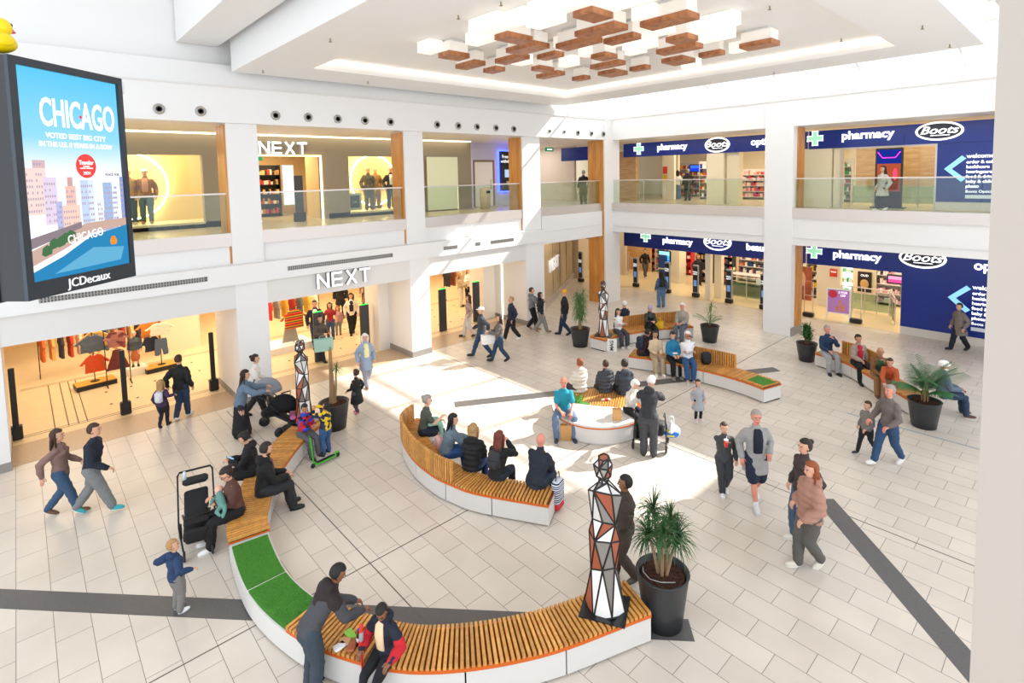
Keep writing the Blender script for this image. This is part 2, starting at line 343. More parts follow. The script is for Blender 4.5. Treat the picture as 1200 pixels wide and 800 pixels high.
# enclosing walls of the shops
struct('wall_left_shop', MB().box((-28.2,-5,0),(-28,34,3.4)).box((-28,-5.2,0),(-16.4,-5,8)), WARM)
struct('wall_left_upper_shop', MB().box((-26,-5,4.65),(-25.8,19,7.84)), WARM)
struct('wall_back_shop', MB().box((-30,33.8,0),(4,34,8)), WARMW)
struct('wall_right_shop', MB().box((1.5,21.5,0),(1.7,34,8)), WARMW)
struct('wall_partition', MB().box((-28,24.3,0),(-22,24.5,3.4)), mat('#e9e3da',.6))
for i,(x,y,sx,sy,p) in enumerate([(-22,2,7,5,250),(-22,7.5,7,4,250),(-22.5,15.5,8,9,380)]): area('shop_ceiling_light', (x,y,3.36), sx, sy, p, (1,.8,.55))
for x,y,p in [(-13,28,330),(-4,28,330),(-22,27,160)]: area('shop_ceiling_light', (x,y,3.36), 8, 6, p, (1,.86,.66))
for x,y,p in [(-12,28.5,300),(-3,28.5,300)]: area('shop_ceiling_light', (x,y,7.75), 8, 6, p, (1,.9,.75))
area('shop_ceiling_light', (-23.3,7.5,7.6), 3, 2.5, 130, (1,.8,.55)); area('shop_ceiling_light', (-21.4,2.4,7.6), 1.2, 5, 130, (1,.82,.58)); area('shop_ceiling_light', (-21.4,11,7.6), 1.2, 4, 110, (1,.8,.5))
for y in (2,8,14,19): area('gallery_light_and_fill', (-18.3,y,7.78), .5, 4, 40, (1,.93,.82))
for x in (-13,-4): area('gallery_light_and_fill', (x,22.6,7.78), 6, .5, 40, (1,.95,.88))
area('gallery_light_and_fill', (-24,22.5,7.78), 3, 3, 90, (1,.95,.9)); area('gallery_light_and_fill', (-18,18,3.38), 2.5, 3, 60, (1,.86,.68))  # lamp over the far corner is added to lift the dark wall

struct('column', MB().box((-23.7,3.5,0),(-22.9,4.8,3.4)), WARMW)
# pier reveals with an edge light
struct('wall_reveal', MB().box((-18.4,9.3,0),(-17.4,10.5,3.4)).box((-18.9,14.6,0),(-17.9,16.2,3.4)).box((-18.6,-1.3,0),(-17.6,-.55,3.4)), mat('#ece4da',.6))
struct('trim_14', MB().box((-17.42,15.19,.02),(-17.38,15.22,3.2)), emis('#fff0d6', 5, 'edge_light'))

# upper left facade (X=-20.6)
def facade(y0, y1, X=-20.6, z0=4.65, z1=7.84, win=None, lo=4.78, hi=7.1, m=None, name='wall_left_facade'):
    mb = MB()
    if win:
        a,b = win; mb.box((X-.25,y0,z0),(X,a,z1)).box((X-.25,b,z0),(X,y1,z1)).box((X-.25,a,hi),(X,b,z1))
        if lo > z0+.01: mb.box((X-.25,a,z0),(X,b,lo))
    else: mb.box((X-.25,y0,z0),(X,y1,z1))
    struct(name, mb, m or TAUPE)
facade(-5,5.45,win=(-3,4.7)); facade(5.45,9.0,win=(5.8,8.8),lo=4.65); facade(9.0,13.1,win=(9.95,12.9)); facade(13.1,16.2,win=(13.6,15.3),lo=4.7)
struct('window_2', MB().box((-20.56,-3,4.8),(-20.54,4.7,7.1)), GLC); struct('window_3', MB().box((-20.56,9.95,4.8),(-20.54,12.9,7.1)), GLC); struct('window_4', MB().box((-20.5,13.6,4.7),(-20.46,15.3,7.1)), mat('#cfd2b4',.3,emit=.12,name='frosted_door'))  # frosted panel is no lamp; slight glow put in to brighten it
struct('trim_15', MB().box((-20.62,5.78,4.65),(-20.55,5.83,7.12)).box((-20.62,8.77,4.65),(-20.55,8.82,7.12)).box((-20.6,5.8,7.08),(-20.55,8.8,7.12)), emis('#ffd9a0', 5))
struct('trim_16', MB().box((-20.55,-5,7.8),(-20.3,16,7.83)), emis('#fff0cc', 3))
struct('wall_display_back', MB().box((-22.6,-5,4.65),(-22.5,5.4,7.6)).box((-22.6,9.1,4.65),(-22.5,13.2,7.6)).box((-22.5,5.35,4.65),(-20.85,5.45,7.6)).box((-22.5,8.95,4.65),(-20.85,9.05,7.6)).box((-22.5,13.2,4.65),(-20.85,13.3,7.6)), mat('#e0c48c',.6))
struct('floor_display', MB().box((-22.5,-5,4.65),(-20.6,5.35,4.85)).box((-22.5,9.05,4.65),(-20.6,13.2,4.85)), mat('#efe2c2',.4))
# large glowing hoops in the display windows
for y,lab in ((2.85,'large glowing ring light behind the mannequin in the white cap'),(11.95,'large glowing ring light behind the suited mannequins')):
    t = thing('ring_light', lab, 'ring light', (-22.3,y,4.95), 0)
    pts = [(0,1.12*math.cos(a),1.15+1.12*math.sin(a)) for a in np.linspace(0,2*PI,48)]
    link('tube', MB().tube(pts,.025,6,cap=False), emis('#fff0d0', 14), t, True)
    link('foot', MB().box((-.15,-.3,-.05),(.15,.3,.02)), DARK, t)
# grey-lilac wall with door, cash machine, beyond
struct('wall_left_lilac', MB().box((-21.6,16.2,4.65),(-21.4,20.6,7.84)).box((-21.4,16.2,4.65),(-20.65,16.35,7.84)), mat('#c8c4d6',.6))
struct('wall_corner_taupe', MB().box((-30,24.6,4.65),(-21.4,24.8,7.84)), mat('#cbbcae',.6))
D = hit(565,235,0,-21.4)
dr = struct('door_1', MB().box((-21.4,17.0,4.66),(-21.36,18.2,6.9)), mat('#efe9e0',.5)); struct('door_frame', MB().box((-21.4,16.9,4.66),(-21.33,17.0,7.0)).box((-21.4,18.2,4.66),(-21.33,18.3,7.0)).box((-21.4,17.0,6.9),(-21.33,18.2,7.0)), mat('#8a6f57',.5))
link('door_handle', MB().box((-21.36,18.02,5.5),(-21.28,18.06,6.0)), STEEL, None)['kind']='structure'
t = thing('cash_machine', 'black wall cash machine with a blue glowing rim on the upper gallery', 'cash machine', (-21.39,19.2,4.95))
link('body', MB().box((0,-.55,.45),(.18,.55,2.5)).box((.18,-.45,1.75),(.2,.45,2.4)), mat('#10131c',.35), t)
link('light_rim', MB().box((0,-.62,.38),(.05,-.55,2.57)).box((0,.55,.38),(.05,.62,2.57)).box((0,-.55,2.5),(.05,.55,2.57)).box((0,-.55,.38),(.05,.55,.45)), emis('#2a3cff', 9), t)
link('screen', MB().box((.18,-.3,1.15),(.19,.3,1.55)), emis('#9ab4e8', 1.2), t); link('keypad', MB().box((.18,-.2,.75),(.24,.2,.95)), STEEL, t)
text('sign_text', 'Free Cash\nwithdrawals', (.205,0,2.1), FACE_X, .24, emis('#ffffff',1.2), t, .002)
t = thing('litter_bin', 'round cream litter bin with a dark mouth by the upper gallery door', 'bin', (-19.6,16.2,4.65)); link('body', MB().lathe([(.24,0),(.24,.95),(.2,1.0)]), mat('#c9b79a',.5), t, True); link('opening', MB().cbox((.2,0,.8),(.12,.2,.12)), DARK, t)

# exit sign over the far gallery
t = thing('exit_sign', 'small green exit sign hanging over the far gallery corner', 'sign', (-19.6,20.6,7.5)); link('panel', MB().box((-.02,-.3,-.1),(.02,.3,.1)), emis('#1f7a4a',1.0), t); link('bracket', MB().box((-.01,-.02,.1),(.01,.02,.34)), STEEL, t)
link('arrow', MB().box((.02,-.18,-.03),(.03,.18,.03)), emis('#ffffff',1.2), t)

# NEXT lettering
LETF = mat('#ffffff',.4,emit=.25,name='letter_face'); LETS = mat('#8d8a86',.5,name='letter_side_shade')  # grey sides put the letters' drop shadow into the colour
def next_sign(lab, X, y0, y1, z0, z1, dim=False):
    t = thing('shop_sign', lab, 'sign', (X,(y0+y1)/2,z0)); w = y1-y0; h = z1-z0; cw = w/4.6; bar = h*.16
    for i,ch in enumerate('NEXT'):
        c = -w/2 + cw/2 + i*(w-cw)/3; a = c-cw/2; b = c+cw/2; mb = MB()
        def bar2(p, q, wd=bar):
            p = Vector((0,p[0],p[1])); q = Vector((0,q[0],q[1])); d = (q-p).normalized(); n = Vector((0,-d.z,d.y))*wd/2
            vs = [v+Vector((o,0,0)) for o in (0.02,.14) for v in (p-n,p+n,q+n,q-n)]
            mb.add(vs, ((0,1,2,3),(7,6,5,4),(0,4,5,1),(1,5,6,2),(2,6,7,3),(3,7,4,0)))
        e = bar/2
        if ch=='N': bar2((a+e,0),(a+e,h)); bar2((b-e,0),(b-e,h)); bar2((a+e,h-e*.6),(b-e,e*.6))
        if ch=='E': bar2((a+e,0),(a+e,h)); [bar2((a,z),(b-.1*cw,z)) for z in (e,h/2,h-e)]
        if ch=='X': bar2((a+e,h),(b-e,0)); bar2((a+e,0),(b-e,h))
        if ch=='T': bar2((c,0),(c,h)); bar2((a,h-e),(b,h-e))
        me = mb.mesh('l'); o_ = link('letter_'+ch.lower(), me, [LETF if dim else WHITE_LIT, LETS], t)
        for p_ in me.polygons: p_.material_index = 0 if abs(p_.normal.x) > .9 else 1
    return t
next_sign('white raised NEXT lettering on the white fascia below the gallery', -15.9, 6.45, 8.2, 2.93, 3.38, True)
next_sign('glowing NEXT lettering over the upper shop entrance', -20.6, 6.5, 8.25, 7.15, 7.6)
# diagonal shop window wall beyond the far pier with its own sign
a = G(639,361); b = G(671,326); d = (b-a).normalized(); ang = math.atan2(d.y,d.x); L = (b-a).length
t = thing('shop_window_wall', 'slanting beige glazed shop front running back beside the far pier', 'shop front', (a.x,a.y,0), ang)
link('plinth', MB().box((-1.5,-.1,0),(L+1,.1,.35)), STEEL, t); link('panel', MB().box((-1.5,0,.35),(L+1,.08,3.38)), mat('#c7b08a',.15,spec=.8), t)
for x in (1.8,3.6,5.4): link('mullion', MB().box((x-.03,-.03,.35),(x+.03,0,3.38)), mat('#a08a66',.4), t)
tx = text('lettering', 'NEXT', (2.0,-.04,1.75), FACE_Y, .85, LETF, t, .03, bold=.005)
struct('wall_far_pier', MB().box((-21.7,24.3,0),(-20.9,25.2,3.4)).box((-24,27,0),(-19.5,27.2,3.4)), mat('#cfbfa6',.6))

# security gates: dark pedestals at the shop doors
def pedestal(x, y, h, lab, w=.34, rz=0, foot=False, col=DGREY, cap='#3ccf4a', nm='security_gate', grp='dark pedestals at the shop doors', z=0):
    t = thing(nm, lab, 'security gate', (x,y,z+.006), rz, grp)
    link('pillar', MB().cbox((0,0,h/2+.0),(.09,w,h),bev=.015), col, t)
    if cap: link('top_light', MB().cbox((0,0,h+.012),(.08,w*.9,.022)), emis(cap,2), t)
    if foot: link('foot', MB().cbox((0,0,.17),(.17,w+.12,.34),bev=.02), DARK, t)
    return t
pedestal(-17.76,-.37,1.78,'thin black gate post with boxy foot, nearest the left frame edge',.12,0,True,DARK,None)
pedestal(-17.6,1.81,1.75,'thin black gate post in the middle of the left shop entrance',.12,0,True,DARK,None)
pedestal(-17.7,3.98,1.75,'thin black gate post beside the first pier',.12,0,True,DARK,None)
pedestal(-17.9,7.3,1.7,'dark pedestal with green top light behind the man with the turquoise bag')
pedestal(-17.9,9.0,1.65,'dark pedestal with green top light right of the family in the shop door')
pedestal(-17.8,12.35,1.7,'dark pedestal with green top light left in the third shop entrance')
pedestal(-17.95,14.2,1.7,'dark pedestal with green top light beside the far white reveal')
pedestal(-20.2,7.75,1.7,'tall grey gate pedestal on the upper floor beside the white price list',.3,0,True,DGREY,None,z=4.65)
# ================= PHARMACY SHOP FRONT =================
BLUE = mat('#0b2a86', .3, name='pharmacy_blue', var=.12, vscale=.6); BLUE2 = mat('#14358f',.35); LET = mat('#ffffff',.4,emit=.9,name='sign_white'); MINT = mat('#9fe0bd',.4,emit=.5)
def cross(p, x, z, s=.3, y=-.03):
    a = s; b = s*.36
    link('green_cross', MB().box((x-b,y-.05,z-a),(x+b,y,z+a)).box((x-a,y-.05,z-b),(x-b,y,z+b)).box((x+b,y-.05,z-b),(x+a,y,z+b)), MINT, p)
    e = MB()
    for (u0,v0,u1,v1) in ((-b,a,b,a),(-b,-a,b,-a),(-a,-b,-a,b),(a,-b,a,b),(-b,b,-b,a),(b,b,b,a),(-b,-a,-b,-b),(b,-a,b,-b),(-a,b,-b,b),(b,b,a,b),(-a,-b,-b,-b),(b,-b,a,-b)):
        e.box((x+min(u0,u1)-.012,y-.06,z+min(v0,v1)-.012),(x+max(u0,u1)+.012,y-.045,z+max(v0,v1)+.012))
    link('cross_outline', e, LET, p)
def oval(p, x, z, a=.72, b=.3, dark=True, y=-.03):
    g = link('logo_oval', MB(), [], p) if False else None
    def disc(a,b,y0,y1):
        return MB().prism([(a*math.cos(q),b*math.sin(q)) for q in np.linspace(0,2*PI,41)[:-1]], y0, y1, M=Matrix.Translation((x,0,z)) @ Matrix.Rotation(PI/2,4,'X'))
    o = link('logo_rim', disc(a,b,.02,.06), LET, p); link('logo_field', disc(a*.89,b*.8,.05,.075), mat('#0a1430' if dark else '#12309a',.3), o)
    text('logo_script', 'Boots', (x-.02,-.085,z+.02), FACE_Y, b*1.12, LET, o, .006, shear=.35, sx=1.2, bold=.006)
    link('logo_underline', MB().box((x-a*.35,-.085,z-b*.5),(x+a*.45,-.075,z-b*.42)), LET, o)
def fascia(lab, x0, x1, z0, z1, Y):
    t = thing('pharmacy_sign', lab, 'sign', (0,Y,0)); n = max(2,int((x1-x0)/2.7)); w = (x1-x0)/n
    for i in range(n): link('sign_panel', MB().box((x0+i*w+.004,-.02,z0),(x0+(i+1)*w-.004,.1,z1)), BLUE, t)
    return t
def word(t, s, x, z, size=.42): text('word_'+s.replace(' ','_'), s, (x,-.05,z), FACE_Y, size, LET, t, .02, bold=.012)
u1 = fascia('long blue fascia with green cross over the upper gallery, left of the middle column', -17.4,-8.3,7.02,7.72,24)
cross(u1,-16.4,7.42,.28); word(u1,'pharmacy',-14.5,7.43); oval(u1,-12.16,7.4,.6,.35); word(u1,'opticians',-9.85,7.42)
u2 = fascia('long blue fascia with green cross over the upper gallery, right of the middle column', -8.25,1.4,7.0,7.72,24)
cross(u2,-8.0,7.42,.28); word(u2,'pharmacy',-6.2,7.45,.44); oval(u2,-4.02,7.43,.68,.33)
l1 = fascia('long blue fascia with green cross over the ground floor shop, left of the middle column', -17.4,-8.3,2.3,3.38,24)
cross(l1,-16.0,2.9,.28); word(l1,'pharmacy',-14.2,2.77); oval(l1,-12.12,2.9,.68,.4,False); word(l1,'beauty',-10.2,2.78)
l2 = fascia('long blue fascia with green cross over the ground floor shop, right of the middle column', -8.25,1.4,2.3,3.38,24)
cross(l2,-7.95,2.85,.28); word(l2,'pharmacy',-6.45,2.79,.42); oval(l2,-4.37,2.9,.7,.36); word(l2,'opticians',-2.15,2.8,.44)
s3 = fascia('short blue fascia end above the far gallery corner', -21.5,-18.4,6.95,7.7,23.6); oval(s3,-18.75,7.35,.6,.3)
s4 = fascia('short blue fascia end behind the corner column on the ground floor', -20.6,-17.5,2.55,3.38,23.6)
# blue information walls
def info(lab, x0, x1, z0, z1, ax, tx, zt, s):
    t = thing('information_wall', lab, 'wall sign', (0,24.03,0)); n = 2; w = (x1-x0)/n
    for i in range(n): link('panel', MB().box((x0+i*w+.003,-.02,z0),(x0+(i+1)*w-.003,.1,z1)), BLUE, t)
    link('plinth', MB().box((x0,-.01,.0 if z0<2 else 4.66),(x1,.08,z0)), mat('#d9d2c8',.5), t)
    k = .5*s; hh = k*.9; w_ = .17*s
    a = MB().prism([(ax-k*.5,zt),(ax+k*.45,zt+hh),(ax+k*.45+w_*.7,zt+hh-w_*.6),(ax-k*.5+w_*1.25,zt),(ax+k*.45+w_*.7,zt-hh+w_*.6),(ax+k*.45,zt-hh)], .02, .045, M=Matrix(((1,0,0,0),(0,0,-1,0),(0,1,0,0),(0,0,0,1))))
    link('arrow', a, mat('#8fd0ee',.4,emit=.5), t)
    for i,(l,q) in enumerate((('welcome',.17),('order & collect',.125),('healthcare',.125),('hearingcare',.125),('food & drink',.125),('baby & child',.125),('photo',.125))):
        text('line_text', l, (tx,-.035,zt+.42*s-(0 if i==0 else .2*s+(i-1)*.165*s)), FACE_Y, q*1.15*s, LET, t, .004, 'LEFT', bold=.004)
    text('line_text', 'Boots Opticians', (tx,-.035,zt-.78*s), FACE_Y, .13*s, LET, t, .004, 'LEFT')
    link('white_strip', MB().box((tx,-.04,zt-1.02*s),(tx+.9*s,-.03,zt-.9*s)), mat('#e8f0f8',.4), t)
info('tall dark blue welcome wall with pale arrow on the upper gallery', -4.06,1.4,4.95,7.0,-3.6,-3.25,6.1,1.0)
info('tall dark blue welcome wall with pale arrow on the ground floor', -4.98,1.4,.3,2.3,-3.35,-2.95,1.6,1.05)

# upper front: piers, glazing, interiors
struct('wall_back_upper', MB().box((-8.6,24,4.65),(-7.4,24.5,7.0)).box((-12.69,24,4.65),(-11.86,25,7.05)).box((-11.82,24.2,4.65),(-11.24,24.6,7.05)).box((-7.36,24.1,4.65),(-7.08,24.5,7.0)), WARMW)
struct('wall_back_upper_in', MB().box((-17.6,28.6,4.65),(-16.9,28.8,7.8)).box((-16.95,27,4.65),(-16.2,27.2,7.8)), WARMW)
struct('wall_back_oak', MB().box((-19.2,25.6,4.65),(-17.75,25.8,7.4)).box((-7.64,28,5.4),(-6.9,28.1,7.2)).box((-6.0,28,5.4),(-4.6,28.1,7.2)).box((-21.5,28.9,0),(-19,29.1,2.4)), OAK)
struct('window_5', MB().box((-7.05,24.1,4.7),(-4.12,24.12,7.0)), GLC)
struct('door_frame', MB().box((-7.1,24.05,4.66),(-7.04,24.16,7.0)).box((-4.12,24.05,4.66),(-4.06,24.16,7.0)).box((-7.04,24.05,6.94),(-4.12,24.16,7.0)), STEEL)
# lower front: slim piers and inner walls
for a_,b_ in (((-12.92,24.35,0),(-12.66,24.6,2.4)),((-12.79,25.0,0),(-12.44,25.3,3.4)),((-16.5,26.9,0),(-15.8,27.6,3.4))): struct('column', MB().box(a_,b_), WARMW)
struct('wall_back_lower', MB().box((-8.71,26.6,0),(-7.75,26.9,3.4)).box((-7.95,29.1,0),(-2.5,29.3,3.4)), WARMW)
struct('wall_stair', MB().box((-21.5,28.3,0),(-20.2,28.4,1.2)), OAK)

def shelf_unit(x, y, z, w, h, rz, lab, frame, cols, rows=5, grp=None, prod=True):
    t = thing('display_shelf', lab, 'display shelf', (x,y,z), rz, grp)
    link('back_panel', MB().box((-w/2,.18,0),(w/2,.22,h)), frame, t)
    link('side_panel', MB().box((-w/2,-.2,0),(-w/2+.03,.2,h)), frame, t); link('side_panel', MB().box((w/2-.03,-.2,0),(w/2,.2,h)), frame, t)
    for r in range(rows):
        zz = .12+r*(h-.15)/rows; s_ = link('shelf_board', MB().box((-w/2+.03,-.2,zz),(w/2-.03,.18,zz+.025)), frame, t)
    if prod:
        rnd = random.Random(lab)
        for r in range(rows):
            zz = .145+r*(h-.15)/rows; mb = MB(); X = -w/2+.06
            while X < w/2-.1:
                ww = rnd.uniform(.05,.12); hh = rnd.uniform(.1,.24); mb.box((X,-.15,zz),(X+ww,.1,zz+hh), rnd.randrange(len(cols))); X += ww+.012
            o = link('stocked_goods', mb, [mat(c,.5) for c in cols], t); o['kind'] = 'stuff'
    return t
GRYF = mat('#d8d2c6',.5); REDF = mat('#c8202a',.5)
shelf_unit(-19.7,29.6,0,1.5,2.2,0,'red-framed shelf of small goods behind the walking man in black',REDF,['#d8303a','#f2efe6','#8a1c28','#e0c8b0'])
shelf_unit(-18.35,29.4,0,1.0,2.2,0,'shelf of dark boxed goods beside the red-framed shelf',GRYF,['#3a3030','#c84a50','#e8e0d0','#6a4a3a'])
shelf_unit(-16.95,29.6,0,.9,2.3,0,'bright red promotional shelf seen past the slim pillar',REDF,['#e8404a','#ffe8e0','#a01828'])
shelf_unit(-13.8,28.3,0,.9,1.9,0,'dark cosmetics shelf with a red roundel left of the glass counter',mat('#2a2a2c',.5),['#1c1c1e','#c83040','#e8d8c8','#4a4a50'])
shelf_unit(-12.6,29.9,0,2.4,2.0,0,'long cosmetics shelf behind the glass counter',GRYF,['#b05040','#e8e0d0','#30486a','#d88a60','#f0e8e0'])
shelf_unit(-9.35,28.2,0,.6,2.1,0,'narrow shelf of yellow packs behind the middle column',GRYF,['#e8d020','#3a3a30','#f0f0e0'])
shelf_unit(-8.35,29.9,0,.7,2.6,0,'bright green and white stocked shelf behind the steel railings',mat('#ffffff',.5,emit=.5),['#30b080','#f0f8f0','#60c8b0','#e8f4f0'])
shelf_unit(-17.3,31,4.65,2.6,2.1,0,'upper floor shelf of bright small goods behind the two shoppers',GRYF,['#c84a30','#e8a030','#f0e8d8','#3a5a8a','#7a3a3a'])
shelf_unit(-15.1,28.4,4.65,.6,2.1,.4,'narrow upper floor shelf end of red and orange packs',GRYF,['#e05030','#f0b040','#ffffff','#404a60'])
shelf_unit(-12.7,29,4.65,1.4,1.6,0,'upper floor display with pink and orange goods right of the grey pier',GRYF,['#c03060','#e85a30','#f0d8c8','#e8b0b0'])
shelf_unit(-8.15,28.2,4.65,.7,2.0,0,'upper floor shelf of green bottles at the left of the glazed shopfront',GRYF,['#3a9a6a','#e8f0e8','#a03040'])
# advert gates at the ground floor door
def adgate(x, y, lab, h=1.6):
    t = thing('advert_gate', lab, 'security gate', (x,y,.006), .0, 'advert covered gates at the pharmacy door')
    link('pillar', MB().cbox((0,0,h/2),(.3,.12,h),bev=.03), mat('#a9a6a0',.4,.3), t); link('advert', MB().box((-.12,-.07,.25),(.12,-.062,h-.08)), mat('#23252c',.4), t)
    link('advert_picture', MB().box((-.08,-.074,.55),(.08,-.07,.85)), mat('#6a9ad0',.4,emit=.3), t); link('foot', MB().cbox((0,0,.1),(.34,.22,.2),bev=.03), DARK, t)
    text('advert_words', 'TRIAL\nNEW', (0,-.075,1.2), FACE_Y, .1, LET, t, .002)
adgate(-17.07,24.6,'advert gate nearest the corner column'); adgate(-15.0,24.4,'advert gate beside the woman in denim'); adgate(-13.49,24.5,'advert gate left of the slim white post')
adgate(-11.74,24.4,'advert gate right of the slim white post'); adgate(-10.1,24.3,'advert gate half hidden by the middle column'); adgate(-20.2,23.7,'dark advert gate left of the corner column',1.75)
def wiregate(x,y,lab):
    t = thing('wire_gate', lab, 'security gate', (x,y,.006), 0, 'slim silver loop gates'); link('loop', MB().tube([(-.17,0,.1),(-.17,0,1.5),(.17,0,1.5),(.17,0,.1)],.018,6), STEEL, t, True); link('foot', MB().cbox((0,0,.09),(.42,.2,.18),bev=.03), DARK, t); link('crossbar', MB().tube([(-.17,0,.9),(.17,0,.9)],.012,6), STEEL, t)
wiregate(-8.25,24.3,'silver loop gate beside the middle column base'); wiregate(-6.55,24.5,'silver loop gate right of the pink poster stand')
# poster stand
p = G(982,376); t = thing('poster_stand', 'white framed stand with a pink and lilac sale poster at the shop door', 'poster stand', (p.x,p.y,.006), .15)
link('frame', MB().box((-.42,-.03,.3),(-.38,.03,1.32)).box((.38,-.03,.3),(.42,.03,1.32)).box((-.38,-.03,1.28),(.38,.03,1.32)).box((-.38,-.03,.3),(.38,.03,.34)), mat('#f2f0ee',.4), t)
for sx in (-.4,.4):
    for ry in (-.22,.22): link('leg', MB().tube([(sx,0,.5),(sx,ry,.01)],.015,6), mat('#f2f0ee',.4), t)
link('poster', MB().box((-.38,-.02,.34),(.38,.0,1.28)), mat('#c58ad0',.4), t); link('red_roundel', MB().lathe([(.16,0),(.16,.006)],n=24,M=Matrix.Translation((-.2,-.022,1.1))@Matrix.Rotation(PI/2,4,'X')), mat('#d8304a',.4), t)
link('product_picture', MB().box((.02,-.026,.42),(.09,-.02,.85)).box((-.08,-.026,.42),(.0,-.02,.6)).box((.14,-.026,.42),(.22,-.02,.68)), mat('#e8905a',.4), t); text('poster_words', '2 FOR\n£20', (.15,-.03,1.12), FACE_Y, .12, LET, t, .002)
t = thing('wall_poster', 'large warm-toned beauty poster just right of the middle column', 'poster', (-9.75,27.3,-.3+.3)); link('sheet', MB().box((-.6,0,0),(.6,.04,1.6)), mat('#a8553a',.5,var=.4,vscale=3), t); link('face_picture', MB().ell((0,-.01,1.0),(.35,.02,.45)), mat('#d8a080',.6), t, True)
t = thing('wall_poster', 'black framed poster with gold bottle behind the railings', 'poster', (-7.45,29.02,.4)); link('frame', MB().box((-.28,0,0),(.28,.05,.95)), DARK, t); link('bottle_picture', MB().ell((0,-.01,.38),(.18,.02,.22)), mat('#c8a070',.5), t, True); text('poster_words','OUD',(0,-.02,.78),FACE_Y,.14,LET,t,.002)
t = thing('wall_notice', 'small orange-red square notice on the white inner wall', 'notice', (-8.02,26.58,1.42)); link('sheet', MB().box((-.15,-.01,-.02),(.15,0,.33)), mat('#e0452a',.5), t)
text('notice_words','SALE',(0,-.015,.2),FACE_Y,.1,LET,t,.001)
for (x,z,lab) in ((-16.73,6.1,'tall red and yellow notice on the upper cream pillar'),):
    t = thing('wall_notice', lab, 'notice', (x,26.95,z)); link('sheet', MB().box((-.14,-.01,0),(.14,0,.4)), mat('#e04a2a',.5), t); link('lower_sheet', MB().box((-.14,-.01,-.4),(.14,0,-.05)), mat('#e8c030',.5), t)
# railings round the inner stair
def railing(x0,y0,x1,y1,z,lab,n=4,gl=True):
    a = Vector((x0,y0,0)); b = Vector((x1,y1,0)); L = (b-a).length; t = thing('glass_railing', lab, 'railing', (x0,y0,z), math.atan2(y1-y0,x1-x0))
    for i in range(n+1): link('post', MB().tube([(L*i/n,0,0),(L*i/n,0,1.05)],.022,8), STEEL, t, True)
    for h in (1.05,.85): link('handrail', MB().tube([(0,0,h),(L,0,h)],.022 if h>1 else .012,8), STEEL, t, True)
    if gl: link('glass_pane', MB().box((.03,-.006,.1),(L-.03,.006,.8)), glass('#cfe0d8',.3), t)
railing(-7.7,26.6,-5.9,26.6,0,'steel and glass railing behind the pink poster stand'); railing(-5.85,26.5,-5.4,25.2,0,'steel railing turning toward the blue welcome wall',2)
railing(-12.2,25.6,-10.0,25.6,0,'long glass-fronted counter rail left of the middle column',3); railing(-18.6,26.3,-17.1,25.4,4.65,'steel stair railing on the upper shop floor',3,False); railing(-7.2,26,-4.2,26,4.65,'glass railing inside the upper shop window',4)
railing(-20,28,-18.6,26.8,0,'steel stair railing beside the oak wall on the ground floor',3,False)
# screens
def screen(x,y,z,w,h,lab,cols,stand=0,rz=0):
    t = thing('display_screen', lab, 'screen', (x,y,z), rz); link('casing', MB().cbox((0,0,h/2),(w,.1,h),bev=.02), DARK, t)
    n = len(cols)
    for i,c in enumerate(cols): link('picture_band', MB().box((-w/2+.06,-.056,.06+(h-.12)*i/n),(w/2-.06,-.05,.06+(h-.12)*(i+1)/n)), emis(c,1.1), t)
    if stand: link('stand', MB().box((-w/2-.1,-.2,-.25 if stand>1 else -.05),(w/2+.1,.2,0)), DARK, t)
    return t
screen(-15.55,28.2,6.15,.75,.45,'blue ceiling-hung screen behind the two upper shoppers',['#1a3ad0','#3a6af0'])
screen(-16.1,25.9,1.15,.75,.8,'bright cyan and blue screen over the pharmacy entrance',['#2a7af0','#40b8ff','#a0f0ff'])
t = screen(-5.38,23.6,4.75,.85,2.15,'tall freestanding black screen with neon pink picture on the upper gallery',['#241a24','#7a3a2a','#a04a30','#182a80'],1)
link('neon_line', MB().tube([(-.34,-.06,2.0),(-.2,-.06,1.8),(.2,-.06,1.8),(.34,-.06,2.0)],.012,5), emis('#ff30c0',3), t); link('figure_picture', MB().ell((.2,-.055,1.2),(.07,.01,.22)), emis('#e04060',1.5), t)
screen(-9.0,23.4,4.7,.6,1.9,'narrow black edged screen half hidden by the middle column',['#1a2030','#2a6ab0','#6ab0e0'],1)
t = screen(-5.9,27.6,1.2,.7,.4,'small ceiling screen with pink picture inside the ground floor shop',['#e05090','#f0a0c0'])
# wheeled red base display, till counters
t = thing('blue_kiosk', 'tall blue product stand behind the woman in denim', 'display stand', (-16.15,25.9,.006)); link('panel', MB().cbox((0,0,.85),(.5,.3,1.7),bev=.03), mat('#28508a',.5), t); link('tray', MB().cbox((.05,-.1,.95),(.45,.3,.06)), mat('#d0c8b8',.5), t)
t = thing('glass_counter', 'glass topped cosmetics counter with a white card left of the middle column', 'counter', (-11.6,26.6,.006)); link('cabinet', MB().box((-1.2,-.3,.0),(1.2,.3,.5)), mat('#b8ac98',.5), t); link('glass_box', MB().box((-1.2,-.3,.5),(1.2,.3,1.0)), glass('#dfe8e0',.3), t); link('price_card', MB().box((.3,-.34,.6),(.95,-.32,.95)), mat('#e8f0e8',.5), t); link('worktop', MB().box((-1.25,-.33,1.0),(1.25,.33,1.03)), STEEL, t)

